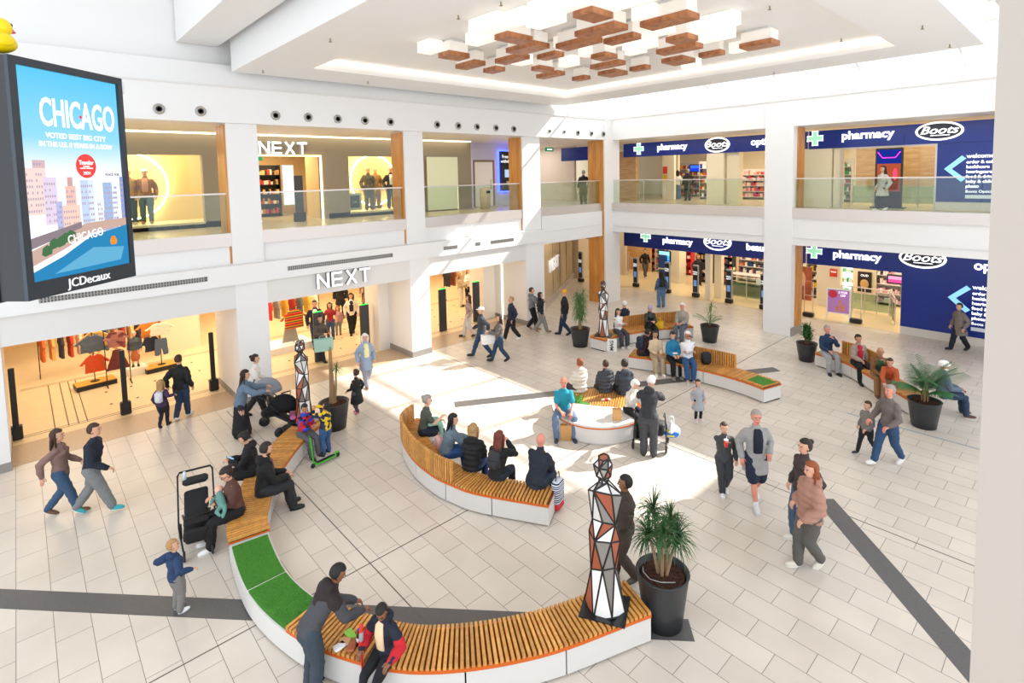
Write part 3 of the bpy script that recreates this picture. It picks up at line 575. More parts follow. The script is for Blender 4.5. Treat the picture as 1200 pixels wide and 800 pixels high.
# balustrade glass: panes, clamps and rail
def balustrade(a, b, n, lab):
    a = Vector(a); b = Vector(b); L = (b-a).length; t = thing('glass_balustrade', lab, 'balustrade', a, math.atan2(b.y-a.y,b.x-a.x))
    for i in range(n): link('glass_pane', MB().box((L*i/n+.008,-.008,-.1),(L*(i+1)/n-.008,.008,1.05)), GL, t)
    link('handrail', MB().cbox((L/2,0,1.07),(L,.07,.04),bev=.01), STEEL, t)
    return t
balustrade((-16.18,-5,4.79),(-16.18,4.24,4.79),5,'glass balustrade in front of the mannequin in the white cap')
balustrade((-16.18,5.07,4.79),(-16.18,9.73,4.79),3,'glass balustrade under the upper NEXT entrance')
balustrade((-16.18,10.51,4.79),(-16.18,15.22,4.79),3,'glass balustrade in front of the cash machine')
balustrade((-16.18,16.27,4.79),(-16.18,20.4,4.79),3,'glass balustrade before the corner column')
balustrade((-15.88,21.08,4.79),(-8.72,21.08,4.79),5,'glass balustrade between corner column and middle column')
balustrade((-7.67,21.08,4.79),(1,21.08,4.79),5,'glass balustrade in front of the neon pink screen')

shelf_unit(-6.4,29.0-.25,0,1.0,2.2,0,'pink and white beauty shelf behind the steel railings beside the blue wall',GRYF,['#e0a0b8','#f4eef0','#3a3034','#e8c8d0'])
shelf_unit(-10.9,29.2,0,1.6,2.2,0,'brown and white goods shelf just left of the middle column on the ground floor',GRYF,['#6a4030','#e8e0d0','#c86a4a','#f0f0ec','#3a3a3c'])
shelf_unit(-14.9,28.2,0,.9,2.1,0,'black perfume shelf between the pillar and the slim white posts',mat('#2a2428',.5),['#4a2a4a','#c8a060','#e8d8c8','#2a2a34'])
# ================= CEILING LUMINAIRES =================
LWOOD = woodmat('cherry_wood', '#8a5030', '#b57545', (1,1,1), .4)
GLOWB = mat('#fffaf0', .5, emit=.3, name='lit_acrylic'); PEARL = mat('#efe9e0', .5, emit=.08, name='white_acrylic')
t0 = None
def lamp(x, y, zb, sx, sy, h, wood, lab, grp):
    t = thing('ceiling_box_lamp', lab, 'ceiling lamp', (x,y,zb), 0, grp)
    hw = .11 if wood else 0
    if wood: link('wood_base', MB().box((-sx/2,-sy/2,0),(sx/2,sy/2,hw)), LWOOD, t)
    link('diffuser', MB().box((-sx/2+.03,-sy/2+.03,hw),(sx/2-.03,sy/2-.03,h)), PEARL if wood else GLOWB, t)
    link('canopy', MB().box((-sx/2+.1,-sy/2+.1,h),(sx/2-.1,sy/2-.1,9.38-zb)), WHITE, t)
    return t
WB = [(532,66,.55,.75),(551,77,1.0,.45),(579,83,.65,.42),(602,45,.5,.9),(618,57,1.15,.6),(600,70,1.1,.45),(645,66,.75,.4),(636,82,.4,.7),(645,89,1.05,.4),(695,17,.55,.75),(704,36,1.25,.55),(678,51,1.25,.5),(729,46,.95,.38),(708,67,.55,.6),(712,77,1.15,.4),(718,87,.75,.75),(750,81,.65,.32),(681,93,.6,.35),(784,24,1.25,.55),(799,46,.65,.55),(796,58,1.25,.45),(795,72,.75,.8),(834,64,.7,.32),(890,53,.9,.6)]
def ordn(k): return '%d%s' % (k, 'th' if 10<k%100<14 else {1:'st',2:'nd',3:'rd'}.get(k%10,'th'))
order = sorted(range(len(WB)), key=lambda i: WB[i][0])
for r,i in enumerate(order):
    x,y,sx,sy = WB[i]; g = G(x,y-4,9.1); wd = 'long' if sx>1 else 'short'
    lamp(g.x, g.y, 8.98, sx*.8, sy*.8, .34, True, '%s wood-based box lamp, %s from the left of the wood-based ceiling lamps' % (wd, ordn(r+1)), 'wood based box lamps in the ceiling tray')
GB = [(504,68,.9,.6),(567,56,1.5,.55),(575,42,1.5,.7),(655,20,2.0,.7),(640,36,1.3,.6),(742,10,2.4,.7),(612,82,.8,.6),(667,84,.9,.5),(768,48,1.3,.6),(837,40,1.6,.6),(838,54,1.4,.5),(750,64,1.3,.6),(892,60,.9,.6),(663,62,.8,.6),(722,60,.8,.5),(758,30,.9,.5),(700,52,.9,.5),(610,34,.9,.5),(745,70,.9,.4),(690,72,.8,.5),(865,68,.7,.4),(810,86,.9,.4)]
for r,i in enumerate(sorted(range(len(GB)), key=lambda i: GB[i][0])):
    x,y,sx,sy = GB[i]; g = G(x,y-6,9.1)
    lamp(g.x, g.y, 9.12, sx*.62, sy*.72, .24, False, 'plain glowing white box lamp, %s from the left of the plain ceiling lamps' % ordn(r+1), 'plain glowing box lamps in the ceiling tray')
# sprinkler heads
for r,(x,y,z) in enumerate([(537,18,9.1),(587,2,9.1),(387,45,9.1),(308,82,9.1),(431,95,9.1),(902,7,9.1),(986,45,9.1),(1081,30,9.1),(1113,52,9.1),(907,84,9.1),(527,99,9.1)]):
    g = G(x,y,z)
    if CX0-.05 < g.x < CX1+.05 and CY0-.05 < g.y < CY1+.05: z = 9.38; g = G(x,y,z)
    t = thing('sprinkler_head', 'tiny brass sprinkler under the ceiling, %s from the left of the sprinklers' % ordn(1+sum(q[0]<x for q in [(537,),(587,),(387,),(308,),(431,),(902,),(986,),(1081,),(1113,),(907,),(527,)])), 'sprinkler', (g.x,g.y,z+.0), 0, 'ceiling sprinklers')
    link('stem', MB().lathe([(.012,-.07),(.012,.03)],n=8), mat('#8a7a50',.4,.6), t); link('deflector', MB().lathe([(.035,-.075),(.035,-.068)],n=12), mat('#8a7a50',.4,.6), t)

# ================= HANGING ADVERT SCREEN =================
rTL = ray(3.5,63); dirv = ray(655,212); dirv.z = 0; dirv.normalize()
d1 = 6.6; base = Vector((0,0,CH)) + rTL*d1; top = base.z
bot = CH + (ray(26,358)*1.0).z*d1
Rt = ray(139,93); nrm = Vector((dirv.y,-dirv.x,0))
# far vertical edge: intersect sight line with the panel plane
k = ((base-Vector((0,0,CH))).dot(nrm))/(Rt.dot(nrm)); far = Vector((0,0,CH))+Rt*k; Wd = (far-base).dot(dirv); Hh = top-bot
t = thing('advert_screen', 'large black framed hanging advert screen showing a city riverfront', 'advert screen', (base.x,base.y,bot), math.atan2(dirv.y,dirv.x))
# local: x along panel, -y faces the hall
fb = .1; bb = .2
link('casing', MB().box((0,.0,0),(Wd,.34,Hh)).box((-.02,.34,-.02),(Wd+.02,.36,Hh+.02)), mat('#141518',.35), t)
link('front_frame', MB().box((0,-.05,0),(fb,0,Hh)).box((Wd-fb*.8,-.05,0),(Wd,0,Hh)).box((fb,-.05,Hh-fb),(Wd-fb*.8,0,Hh)).box((fb,-.05,0),(Wd-fb*.8,0,bb+.02)), mat('#3b4148',.35,.4), t)
sw = Wd-fb*1.8; sh = Hh-fb-bb-.02; x0 = fb; z0 = bb+.02
def SQ(name, pts, col, y=-.004, e=1.0, par=None):
    vs = [(x0+u*sw, y, z0+v*sh) for u,v in pts] + [(x0+u*sw, y-.003, z0+v*sh) for u,v in pts]; n = len(pts)
    mb = MB().add(vs, [tuple(range(n-1,-1,-1)), tuple(range(n,2*n))] + [(i,(i+1)%n,n+(i+1)%n,n+i) for i in range(n)])
    return link(name, mb, emis(col,e), par or t)
# sky as a smooth gradient on the lit panel
m = bpy.data.materials.new('screen_sky'); m.use_nodes = True; nt = m.node_tree; nt.nodes.clear()
tc = nt.nodes.new('ShaderNodeTexCoord'); sp = nt.nodes.new('ShaderNodeSeparateXYZ'); cr = nt.nodes.new('ShaderNodeValToRGB'); mr = nt.nodes.new('ShaderNodeMapRange')
mr.inputs[1].default_value = z0; mr.inputs[2].default_value = z0+sh; nt.links.new(tc.outputs['Object'], sp.inputs[0]); nt.links.new(sp.outputs['Z'], mr.inputs[0]); nt.links.new(mr.outputs[0], cr.inputs[0])
cr.color_ramp.elements[0].position = .5; cr.color_ramp.elements[0].color = (*lin('#f4f4fa'),1); cr.color_ramp.elements[1].position = .68; cr.color_ramp.elements[1].color = (*lin('#8fd2ee'),1)
el = cr.color_ramp.elements.new(1.0); el.color = (*lin('#5cbfe8'),1)
e_ = nt.nodes.new('ShaderNodeEmission'); nt.links.new(cr.outputs[0], e_.inputs[0]); oo = nt.nodes.new('ShaderNodeOutputMaterial'); nt.links.new(e_.outputs[0], oo.inputs[0]); e_.inputs[1].default_value = .95
scr = link('screen_panel', MB().box((x0,-.004,z0),(x0+sw,0,z0+sh)), m, t)
def towers():
    rnd = random.Random(3)
    L = [(0,.2,.42,.72,'#ecd2cc'),(.09,.2,.72,.77,'#d0b0b4'),(.17,.29,.35,.66,'#dccde2'),(.27,.33,.3,.5,'#b4b8dc'),(.33,.5,.24,.47,'#f0cabb'),(.37,.47,.47,.6,'#e8bdb0'),(.395,.445,.6,.66,'#d0a09a'),(.52,.66,.25,.64,'#bfd0ea'),(.6,.66,.25,.64,'#d6e2f2'),(.7,.8,.27,.42,'#a8b4d4'),(.76,.92,.22,.62,'#9fb6dc'),(.86,.93,.22,.62,'#e4ecf6'),(.96,1.0,.2,.66,'#8a98cc'),(.93,.985,.2,.34,'#c08a92'),(.68,.75,.3,.5,'#dfe6f2')]
    for i,(a,b,c,d,col) in enumerate(L):
        c *= .74; d *= .74
        o = SQ('tower_picture', [(a,c),(b,c),(b,d),(a,d)], col, -.005-.0004*i, .95)
        mb = MB(); n = max(2,int((b-a)*45)); q = int((d-c)*34)
        for r in range(q):
            v = c+.012+(d-c-.02)*r/q
            for s_ in range(n):
                if rnd.random() < .8:
                    u = a+.008+(b-a-.016)*s_/n; mb.box((x0+u*sw,-.0085-.0004*i,z0+v*sh),(x0+(u+(b-a)/n*.5)*sw,-.008-.0004*i,z0+(v+.012)*sh))
        link('window_pattern', mb, emis('#b3a4c0' if i%2 else '#bca8b8',.85), o)['kind'] = 'stuff'
towers()
SQ('quay_picture', [(0,.14),(.55,.25),(1,.26),(1,.22),(.6,.2),(.3,.13),(0,.07)], '#c9a99c', -.014, .9)
SQ('bridge_picture', [(0,.2),(.5,.26),(.5,.23),(0,.15)], '#8f8088', -.016, .9)
SQ('river_picture', [(0,0),(1,0),(1,.22),(.8,.2),(.6,.185),(.3,.1),(0,.04)], '#2f86b8', -.018, .9)
SQ('river_glint', [(.2,.02),(.9,.03),(.95,.1),(.6,.12),(.4,.07)], '#66aed2', -.0185, .9)
for u,v in ((.15,.14),(.22,.17),(.28,.175),(.33,.19),(.38,.2)): SQ('tree_picture', [(u-.05,v-.02),(u-.02,v-.03),(u+.04,v-.02),(u+.05,v+.01),(u,v+.025),(u-.04,v+.01)], '#4f7a52', -.0187, .8)
SQ('boat_picture', [(.8,.12),(.86,.12),(.87,.14),(.85,.165),(.81,.165),(.79,.14)], '#f08a30', -.019, 1)
TW = emis('#ffffff',1.1)
def ST(name, s, u, v, size, al='CENTER', sx=1, bold=0, m=TW, ext=.004): return text(name, s, (x0+u*sw,-.012,z0+v*sh), FACE_Y, size, m, t, ext, al, sx=sx, bold=bold)
ST('headline', 'CHICAGO', .57, .795, .52, sx=.5, bold=.008)
SQ('headline_star', [(.572+.02*math.cos(a)*(1 if i%2 else .45),.795+.0115*math.sin(a)*(1 if i%2 else .45)) for i,a in enumerate(np.linspace(0,2*PI,13)[:-1])], '#e8304a', -.02, 1)
ST('subline', 'VOTED BEST BIG CITY', .53, .69, .1, sx=.95, bold=.001); ST('subline', 'IN THE U.S. 8 YEARS IN A ROW', .53, .648, .092, sx=.9, bold=.001)
SQ('red_roundel', [(.59+.105*math.cos(a),.545+.062*math.sin(a)) for a in np.linspace(0,2*PI,33)[:-1]], '#e24a48', -.02, 1)
text('roundel_text', 'Traveler', (x0+.59*sw,-.026,z0+.562*sh), FACE_Y, .085, TW, t, .002, sx=.8, bold=.002); text('roundel_text', 'READERS\nCHOICE AWARDS', (x0+.59*sw,-.026,z0+.538*sh), FACE_Y, .026, TW, t, .002); text('roundel_text', '2024', (x0+.59*sw,-.026,z0+.508*sh), FACE_Y, .06, TW, t, .002)
text('river_lettering', 'CHICAGO', (x0+.53*sw,-.026,z0+.185*sh), (PI/2,-.12,0), .17, TW, t, .003, sx=.75)
text('small_plate', 'PLACE FOR', (x0+.87*sw,-.026,z0+.5*sh), FACE_Y, .05, emis('#444a5a',1), t, .002)
text('maker_name', 'JCDecaux', (Wd*.52,-.055,.11), FACE_Y, .17, emis('#f4f4f4',1), t, .006)
link('mounting_arm', MB().box((Wd*.3,.34,Hh*.35),(Wd*.55,3.4,Hh*.5)), STEEL, t)
link('bracket', MB().box((Wd,.05,Hh-.2),(Wd+.16,.3,Hh-.02)), WHITE, t)
# rubber duck on top of the screen
dq = Vector((0,0,CH)) + ray(3,60)*(d1+.1)
t = thing('rubber_duck', 'yellow toy duck with pink bill on top of the hanging advert screen', 'toy duck', (dq.x,dq.y,top), math.atan2(dirv.y,dirv.x))
YEL = mat('#f5d400',.35); k = .95
def drop(u): return Vector((u.x, u.y, u.z if u.z>0 else u.z*.75))
t.location.z = top - .0
link('body', MB().ell((0,.1,.165),(.24,.19,.165),20,14,R=None,fn=drop).tube([(-.15,.1,.2),(-.25,.1,.27),(-.29,.1,.33)],[(.1,.09),(.07,.05),(.02,.015)],10), YEL, t, True)
link('head', MB().ell((.08,.1,.37),(.125,.12,.12),18,12), YEL, t, True); link('wing', MB().ell((-.03,-.07,.19),(.13,.04,.08),14,10), YEL, t, True); link('wing', MB().ell((-.03,.27,.19),(.13,.04,.08),14,10), YEL, t, True)
link('bill', MB().ell((.21,.1,.345),(.06,.055,.02),12,8).ell((.2,.1,.365),(.045,.05,.018),12,8), mat('#e0607a',.4), t, True)
for s_ in (-1,1): link('eye', MB().ell((.155,.1+s_*.075,.41),(.022,.018,.026),10,8), mat('#111111',.2), t, True)
# ================= PEOPLE =================
def dull(c):
    c = c.lstrip('#'); r = [int(c[i:i+2],16)/255 for i in (0,2,4)]; l = .3*r[0]+.59*r[1]+.11*r[2]; k = .86 if l < .75 else .97
    return '#'+''.join('%02x' % max(0,min(255,int(255*k*(l+(v-l)*.86)))) for v in r)
def V3(*a): return Vector(a)
SKINS = {'p':'#d9a487','f':'#e3b296','t':'#b98260','b':'#8a5a3c','d':'#6e4630','r':'#d98f78'}
HAIRS = {'black':'#17120f','brown':'#3f2819','dk':'#2a1c14','blond':'#a98252','grey':'#9a938c','white':'#e6e2dc','auburn':'#6e3020','ginger':'#8f4a22','lilac':'#a89ab0'}
def ik(a, c, l1, l2, pole):
    d = c-a; L = min(d.length, (l1+l2)*.999); u = d.normalized(); x = (l1*l1-l2*l2+L*L)/(2*L); hgt = math.sqrt(max(l1*l1-x*x,0))
    p = Vector(pole); p = p-u*p.dot(u)
    if p.length < 1e-4: p = u.orthogonal()
    p.normalize(); return a+u*x+p*hgt, a+u*L
def person(name_label, loc, dirdeg, h=1.7, pose='stand', top=('#333333','jacket'), bottom=('#22262e','trousers'), hair=('brown','short'), skin='p', fem=False,
           lean=0, head=(0,0), arms=None, shoes='#2a2a2a', seat=.45, stride=0, group=None, extra=None, spread=.06, kneeout=0, feet=None, build=1.0, vox=1.0, phase=1, twist=0):
    """loc: floor or seat point; dirdeg: facing in image terms (0 right, 90 away, 180 left, 270 towards the viewer)"""
    stride *= .72; top = (dull(top[0]),*top[1:]); bottom = (dull(bottom[0]),*bottom[1:])
    kid = h < 1.35; seed = int(abs(loc[0]*137+loc[1]*91)) % 97
    t = thing('person', name_label, 'person', (loc[0],loc[1],loc[2] if len(loc)>2 else 0), math.radians(dirdeg+47.6-90), group)
    X = V3(1,0,0); b = build*(1.03 if not kid else 1.26)
    sk = mat(SKINS[skin], .5, name='skin'); sw = (.105 if not fem else .092)*h*(1 if not kid else .95); hip = (.052 if not fem else .056)*h
    lean_r = math.radians(lean)
    up = V3(0, math.sin(lean_r), math.cos(lean_r)); fw = V3(0, math.cos(lean_r), -math.sin(lean_r))
    if pose == 'sit': P = V3(0, 0, seat+.052*h)
    else: P = V3(0, 0, .515*h)
    if pose == 'walk': P.z -= .008*h
    waist = P+up*.085*h; chest = P+up*.2*h; nb = P+up*.298*h
    tw = Matrix.Rotation(math.radians(twist),3,up); SX = tw @ X
    shz = P+up*.28*h
    hh = h/6.9 if not kid else h/5.9
    hup = (V3(0, math.sin(lean_r*.45), math.cos(lean_r*.45))).normalized()
    HR = Matrix.Rotation(math.radians(head[0]),3,'Z') @ Matrix.Rotation(-math.radians(head[1])-lean_r*.45,3,'X')
    hu = HR @ V3(0,0,1); hf = HR @ V3(0,1,0); hr = HR @ V3(1,0,0)
    hc = nb + up*.006*h + hup*.026*h + hu*hh*.5
    # ---- legs ----
    l1, l2 = (.245*h, .242*h) if pose=='sit' else (.234*h, .231*h); legs = []
    for s_ in (-1,1):
        H = P+V3(s_*hip, 0, -.01*h); az = .045*h
        if feet is not None: A = V3(*feet[0 if s_<0 else 1]); A = V3(A.x*h, A.y*h, A.z*h+az)
        elif pose == 'sit': A = V3(s_*spread*h*1.15, .26*h, az)
        elif pose == 'walk': ph = s_*phase; A = V3(s_*.03*h, ph*stride*h*.5, az+(.0 if ph>0 else .035*h))
        else: A = V3(s_*.06*h, .0, az)
        K, A = ik(H, A, l1, l2, V3(s_*(.08+kneeout),1,.6 if pose=='sit' else .05))
        legs.append((H,K,A))
    # ---- arms ----
    AR = {'down':lambda s:(s*.15,.03,-.29),'back':lambda s:(s*.13,-.12,-.27),'fwd':lambda s:(s*.12,.15,-.25),'lap':lambda s:(s*.05,.19,-.2),'knee':lambda s:(s*.08,.24,-.2),'phone':lambda s:(s*.035,.2,-.13),
          'fold':lambda s:(-s*.05,.14,-.11),'push':lambda s:(s*.11,.27,-.12),'out':lambda s:(s*.25,.05,-.12),'chin':lambda s:(s*.03,.17,.0),'pocket':lambda s:(s*.115,.06,-.22),'bench':lambda s:(s*.17,-.06,-.24)}
    arms = arms or ('down','down'); al = []
    for s_,a_ in zip((-1,1),arms):
        S = P+up*.256*h + SX*s_*sw*.88
        off = AR[a_](s_) if isinstance(a_,str) else a_
        Wt = shz + tw @ V3(off[0]*h, off[1]*h, off[2]*h)
        E_, Wt = ik(S, Wt, .17*h, .15*h, V3(s_*.5,-1,-.35)); al.append((S,E_,Wt))
    # ---- body mesh ----
    q = MB()
    q.tube([P-up*.03*h, P+up*.03*h, waist, chest, shz, nb-up*.005*h], [(.075*h*b,.055*h*b),(.078*h*b,.058*h*b),(.064*h*b,.048*h*b),(.078*h*b,.052*h*b),(.066*h*b,.04*h),(.033*h,.03*h)], 14, side=SX)
    q.tube([nb-up*.02*h, hc-hu*hh*.35], [.032*h*(1 if not fem else .85), .03*h*(1 if not fem else .85)], 10)
    hw, hd = hh*.325, hh*.4
    RM = Matrix((hr,hf,hu)).transposed()
    q.ell(hc+hu*hh*.08-hf*hh*.03, (hw*1.0, hd, hh*.42), 16, 12, R=RM)
    q.ell(hc-hu*hh*.2+hf*hh*.08, (hw*.78, hd*.72, hh*.29), 14, 10, R=RM)
    for H,K,A in legs:
        q.tube([H,(H+K)/2,K,K*.55+A*.45,A], [.05*h*b,.045*h*b,.033*h,.032*h,.02*h], 10)
    for S,E_,Wt in al:
        q.tube([S,(S+E_)/2,E_,E_*.6+Wt*.4,Wt], [.032*h*b,.027*h*b,.022*h,.022*h,.014*h], 10)
    me = remesh(q, .0125*h/1.7*vox, 3)
    # hands, face added to the same mesh
    f = MB(); 
    for k_,(S,E_,Wt) in enumerate(al):
        s_ = -1 if k_==0 else 1
        d = (Wt-E_).normalized(); side = d.cross(V3(0,0,1)); side = side.normalized() if side.length>.1 else V3(0,1,0)
        pal = d.cross(side).normalized(); 
        if pal.z > 0: pal = -pal
        sp = V3(-s_,.3,0); sp = sp - d*sp.dot(d); sp = sp.normalized() if sp.length>.1 else side
        HL = .105*h; wv = d.cross(pal).normalized()
        if wv.dot(V3(-s_*1.,1,0)) < 0: wv = -wv                        # thumb side
        f.tube([Wt-d*.01*h, Wt+d*HL*.18, Wt+d*HL*.46], [(.016*h,.011*h),(.022*h,.01*h),(.024*h,.009*h)], 8, side=wv)
        for i,(o,L) in enumerate(((.9,.46),(.32,.52),(-.3,.48),(-.88,.38))):
            p0 = Wt+d*HL*.44+wv*o*.017*h; c1 = d*.8+pal*.35; c2 = d*.5+pal*.75; c3 = d*.1+pal*1.0
            p1 = p0+c1.normalized()*HL*L*.42; p2 = p1+c2.normalized()*HL*L*.34; p3 = p2+c3.normalized()*HL*L*.28
            f.tube([p0,p1,p2,p3], [.0052*h,.005*h,.0045*h,.004*h], 5)
        p0 = Wt+d*HL*.12+wv*.014*h; p1 = p0+(wv*.8+d*.6+pal*.2).normalized()*HL*.26; p2 = p1+(wv*.3+d*.8+pal*.5).normalized()*HL*.22
        f.tube([p0,p1,p2], [.0072*h,.006*h,.005*h], 6)
    f.ell(hc+hf*hd*.98-hu*hh*.05, (hh*.055,hh*.09,hh*.085), 8, 6, R=RM)
    f.ell(hc+hf*hd*.93+hu*hh*.04, (hh*.035,hh*.05,hh*.1), 8, 6, R=RM)
    for s_ in (-1,1): f.ell(hc+hr*s_*hw*1.0-hu*hh*.01-hf*hh*.02, (hh*.035,hh*.07,hh*.1), 8, 6, R=RM)
    f.ell(hc+hf*hd*.86-hu*hh*.255, (hh*.1,hh*.04,hh*.03), 8, 6, 1, R=RM)
    for s_ in (-1,1):
        f.ell(hc+hf*hd*.85+hr*s_*hh*.13+hu*hh*.035, (hh*.055,hh*.035,hh*.032), 8, 6, 2, R=RM)
        f.ell(hc+hf*hd*.92+hr*s_*hh*.13+hu*hh*.035, (hh*.026,hh*.02,hh*.028), 8, 6, 3, R=RM)
        f.ell(hc+hf*hd*.86+hr*s_*hh*.14+hu*hh*.11, (hh*.085,hh*.04,hh*.018), 8, 6, 3, R=RM)
    n0 = len(me.vertices); vs = [tuple(v.co) for v in me.vertices]+f.v; fs = [tuple(p_.vertices) for p_ in me.polygons]; mi = [0]*len(fs)+f.m
    fs += [tuple(i+n0 for i in q_) for q_ in f.f]
    m2 = bpy.data.meshes.new('body'); m2.from_pydata(vs, [], fs); m2.polygons.foreach_set('material_index', mi); m2.update(); bpy.data.meshes.remove(me)
    hcname = hair[0]; HM = mat(HAIRS.get(hcname,hcname), .65, name='hair', bump=.3, bscale=120)
    link('body', m2, [sk, mat('#a8574e',.5), mat('#e8e4de',.3), mat('#241a16' if hcname not in ('white',) else '#6a5a50',.5)], t, True)
    # ---- hair ----
    st = hair[1]
    def cap(fr, low, sc=1.1, dz=0, thick=None):
        def fn(u):
            k = 1.0
            if u.y > fr and u.z < low+.32: k = .72
            if u.z < -.62: k = .8
            return u*k
        return MB().ell(hc+hu*hh*(.1+dz)-hf*hh*.045, (hw*sc*1.04, hd*sc*1.02, hh*.43*sc), 22, 16, R=RM, fn=fn)
    hm = None
    if st in ('short','bun','pony','long','bob','curly','mid'):
        hm = cap(.25, .18, 1.09 if st=='short' else 1.14)
        if st in ('long','mid','bob'):
            Ld = {'long':1.55,'mid':1.05,'bob':.55}[st]
            hm.tube([hc+hu*hh*.2-hf*hd*.45, hc-hu*hh*.3-hf*hd*.75, hc-hu*hh*(.35+Ld*.5)-hf*hd*.95, hc-hu*hh*(.35+Ld)-hf*hd*.85], [(hw*1.1,hd*.55),(hw*1.2,hd*.45),(hw*1.15,hd*.35),(hw*.7,hd*.16)], 12, side=hr)
            for s_ in (-1,1): hm.tube([hc+hu*hh*.25+hr*s_*hw*.95-hf*hd*.1, hc-hu*hh*.15+hr*s_*hw*1.12-hf*hd*.1, hc-hu*hh*(.3+Ld*.45)+hr*s_*hw*1.05+hf*hd*.0], [(hw*.25,hd*.45),(hw*.22,hd*.4),(hw*.14,hd*.2)], 8)
        if st == 'bun': hm.ell(hc+hu*hh*.3-hf*hd*1.15, (hh*.17,)*3, 12, 8)
        if st == 'pony': hm.ell(hc+hu*hh*.25-hf*hd*1.1, (hh*.12,)*3, 10, 8); hm.tube([hc+hu*hh*.25-hf*hd*1.1, hc-hu*hh*.1-hf*hd*1.45, hc-hu*hh*.8-hf*hd*1.35], [hh*.1,hh*.13,hh*.05], 8)
        if st == 'curly':
            for i in range(26):
                a = i*2.4; z = -.1+.95*((i*.618)%1); r = math.sqrt(max(0,1-z*z)); u = V3(r*math.cos(a), -abs(r*math.sin(a)) if z<.35 else r*math.sin(a), z)
                hm.ell(hc+hu*hh*.1+RM @ V3(u.x*hw*1.05,u.y*hd*1.0,u.z*hh*.44), (hh*.12,)*3, 8, 6)
    elif st == 'fringe':   # bald crown with hair round the back
        hm = MB()
        pts = [hc+RM @ V3(hw*1.02*math.cos(a), hd*1.0*math.sin(a), -hh*.02+hh*.0*a) for a in np.linspace(-PI*1.06,PI*.06,14)]
        hm.tube(pts, [(hh*.05,hh*.13)]*14, 8, side=hr.cross(hu))
    elif st == 'beanie':
        hm = MB().ell(hc+hu*hh*.16-hf*hh*.03, (hw*1.16,hd*1.14,hh*.42), 18, 12, R=RM, fn=lambda u: V3(u.x,u.y,max(u.z,-.25)))
    elif st == 'turban':
        hm = MB().ell(hc+hu*hh*.22-hf*hh*.03, (hw*1.3,hd*1.25,hh*.36), 18, 12, R=RM)
        for k_ in range(3): hm.tube([hc+hu*hh*(.1+.09*k_)+RM @ V3(hw*(1.22-.06*k_)*math.cos(a), hd*(1.2-.06*k_)*math.sin(a), hh*.06*math.sin(a+k_)) for a in np.linspace(0,2*PI,17)], hh*.07, 6)
    elif st == 'cap':
        hm = MB().ell(hc+hu*hh*.18-hf*hh*.02, (hw*1.12,hd*1.1,hh*.36), 18, 12, R=RM, fn=lambda u: V3(u.x,u.y,max(u.z,-.1))).ell(hc+hu*hh*.16+hf*hd*1.15, (hw*.85,hd*.5,hh*.03), 12, 6, R=RM)
    if hm: link('hat' if st in ('beanie','turban','cap') else 'hair', hm, HM, t, True)
    if extra and 'beard' in extra: link('beard', MB().ell(hc-hu*hh*.3+hf*hd*.28,(hw*.84,hd*.62,hh*.19),14,10,R=RM), HM, t, True)
    if extra and 'glasses' in extra:
        g_ = MB()
        for s_ in (-1,1): g_.ell(hc+hf*hd*1.02+hr*s_*hh*.13+hu*hh*.035,(hh*.075,hh*.015,hh*.055),10,6,R=RM).tube([hc+hf*hd*.98+hr*s_*hw*.85+hu*hh*.05, hc+hr*s_*hw*1.06+hu*hh*.04-hf*hh*.05], hh*.012, 5)
        g_.tube([hc+hf*hd*1.03-hr*hh*.06+hu*hh*.045,hc+hf*hd*1.03+hr*hh*.06+hu*hh*.045],hh*.012,5)
        link('sunglasses', g_, mat('#121214',.15), t, True)
    # ---- top ----
    tc_, tk = top[0], top[1]; pad = {'tee':.009,'shirt':.011,'jumper':.013,'jacket':.018,'puffer':.03,'coat':.02,'dress':.009,'robe':.012,'hoodie':.018,'cardigan':.018}[tk]*h
    bot_t = {'puffer':.03,'coat':.16 if pose!='sit' else .05,'dress':.22,'cardigan':.14 if pose!='sit' else .04}.get(tk, .02)*h
    q = MB(); br = b
    q.tube([P-up*(bot_t+.02*h), P+up*.03*h, waist, chest, P+up*.25*h, P+up*.278*h, nb-up*.002*h], [(.084*h*br+pad*1.2+(.022*h if bot_t>.05*h else 0)+(.012*h if tk=='dress' else 0),.064*h*br+pad+(.03*h if bot_t>.05*h else 0)+(.02*h if tk=='dress' else 0)),(.082*h*br+pad,.062*h*br+pad),(.068*h*br+pad,.054*h*br+pad),(.09*h*br+pad,.062*h*br+pad),(sw*.95+pad*.5,.054*h+pad*.7),(sw*.78+pad*.3,.046*h+pad*.5),(.04*h+pad*.4,.038*h+pad*.4)], 16, side=SX, flat0=True)
    if fem and not kid:
        for s_ in (-1,1): q.ell(chest+up*.02*h+SX*s_*.038*h+(tw@fw)*.045*h, (.036*h,.034*h+pad*.4,.036*h), 10, 8)
    short = tk=='tee'
    for S,E_,Wt in al:
        end = S*.35+E_*.65 if short else E_*.04+Wt*.96
        pts = [S,(S+E_)/2,end] if short else [S,(S+E_)/2,E_,E_*.5+Wt*.5,end]
        rr = [.03*h*br+pad*.6,.032*h*br+pad,.034*h*br+pad] if short else [.028*h*br+pad*.6,.03*h*br+pad,.026*h+pad,.024*h+pad*.9,.019*h+pad*.7]
        q.tube(pts, rr, 10)
    if tk in ('hoodie','puffer') or (extra and 'hood' in extra):
        q.ell(nb-fw*.055*h+up*.0*h, (.07*h,.04*h,.05*h), 12, 8); q.ell(nb-fw*.03*h+up*.012*h, (.058*h,.045*h,.028*h), 12, 8)
    elif tk in ('jacket','coat','shirt'): q.tube([nb-up*.01*h, nb+up*.018*h], [(.043*h,.042*h),(.04*h,.04*h)], 12, side=SX)
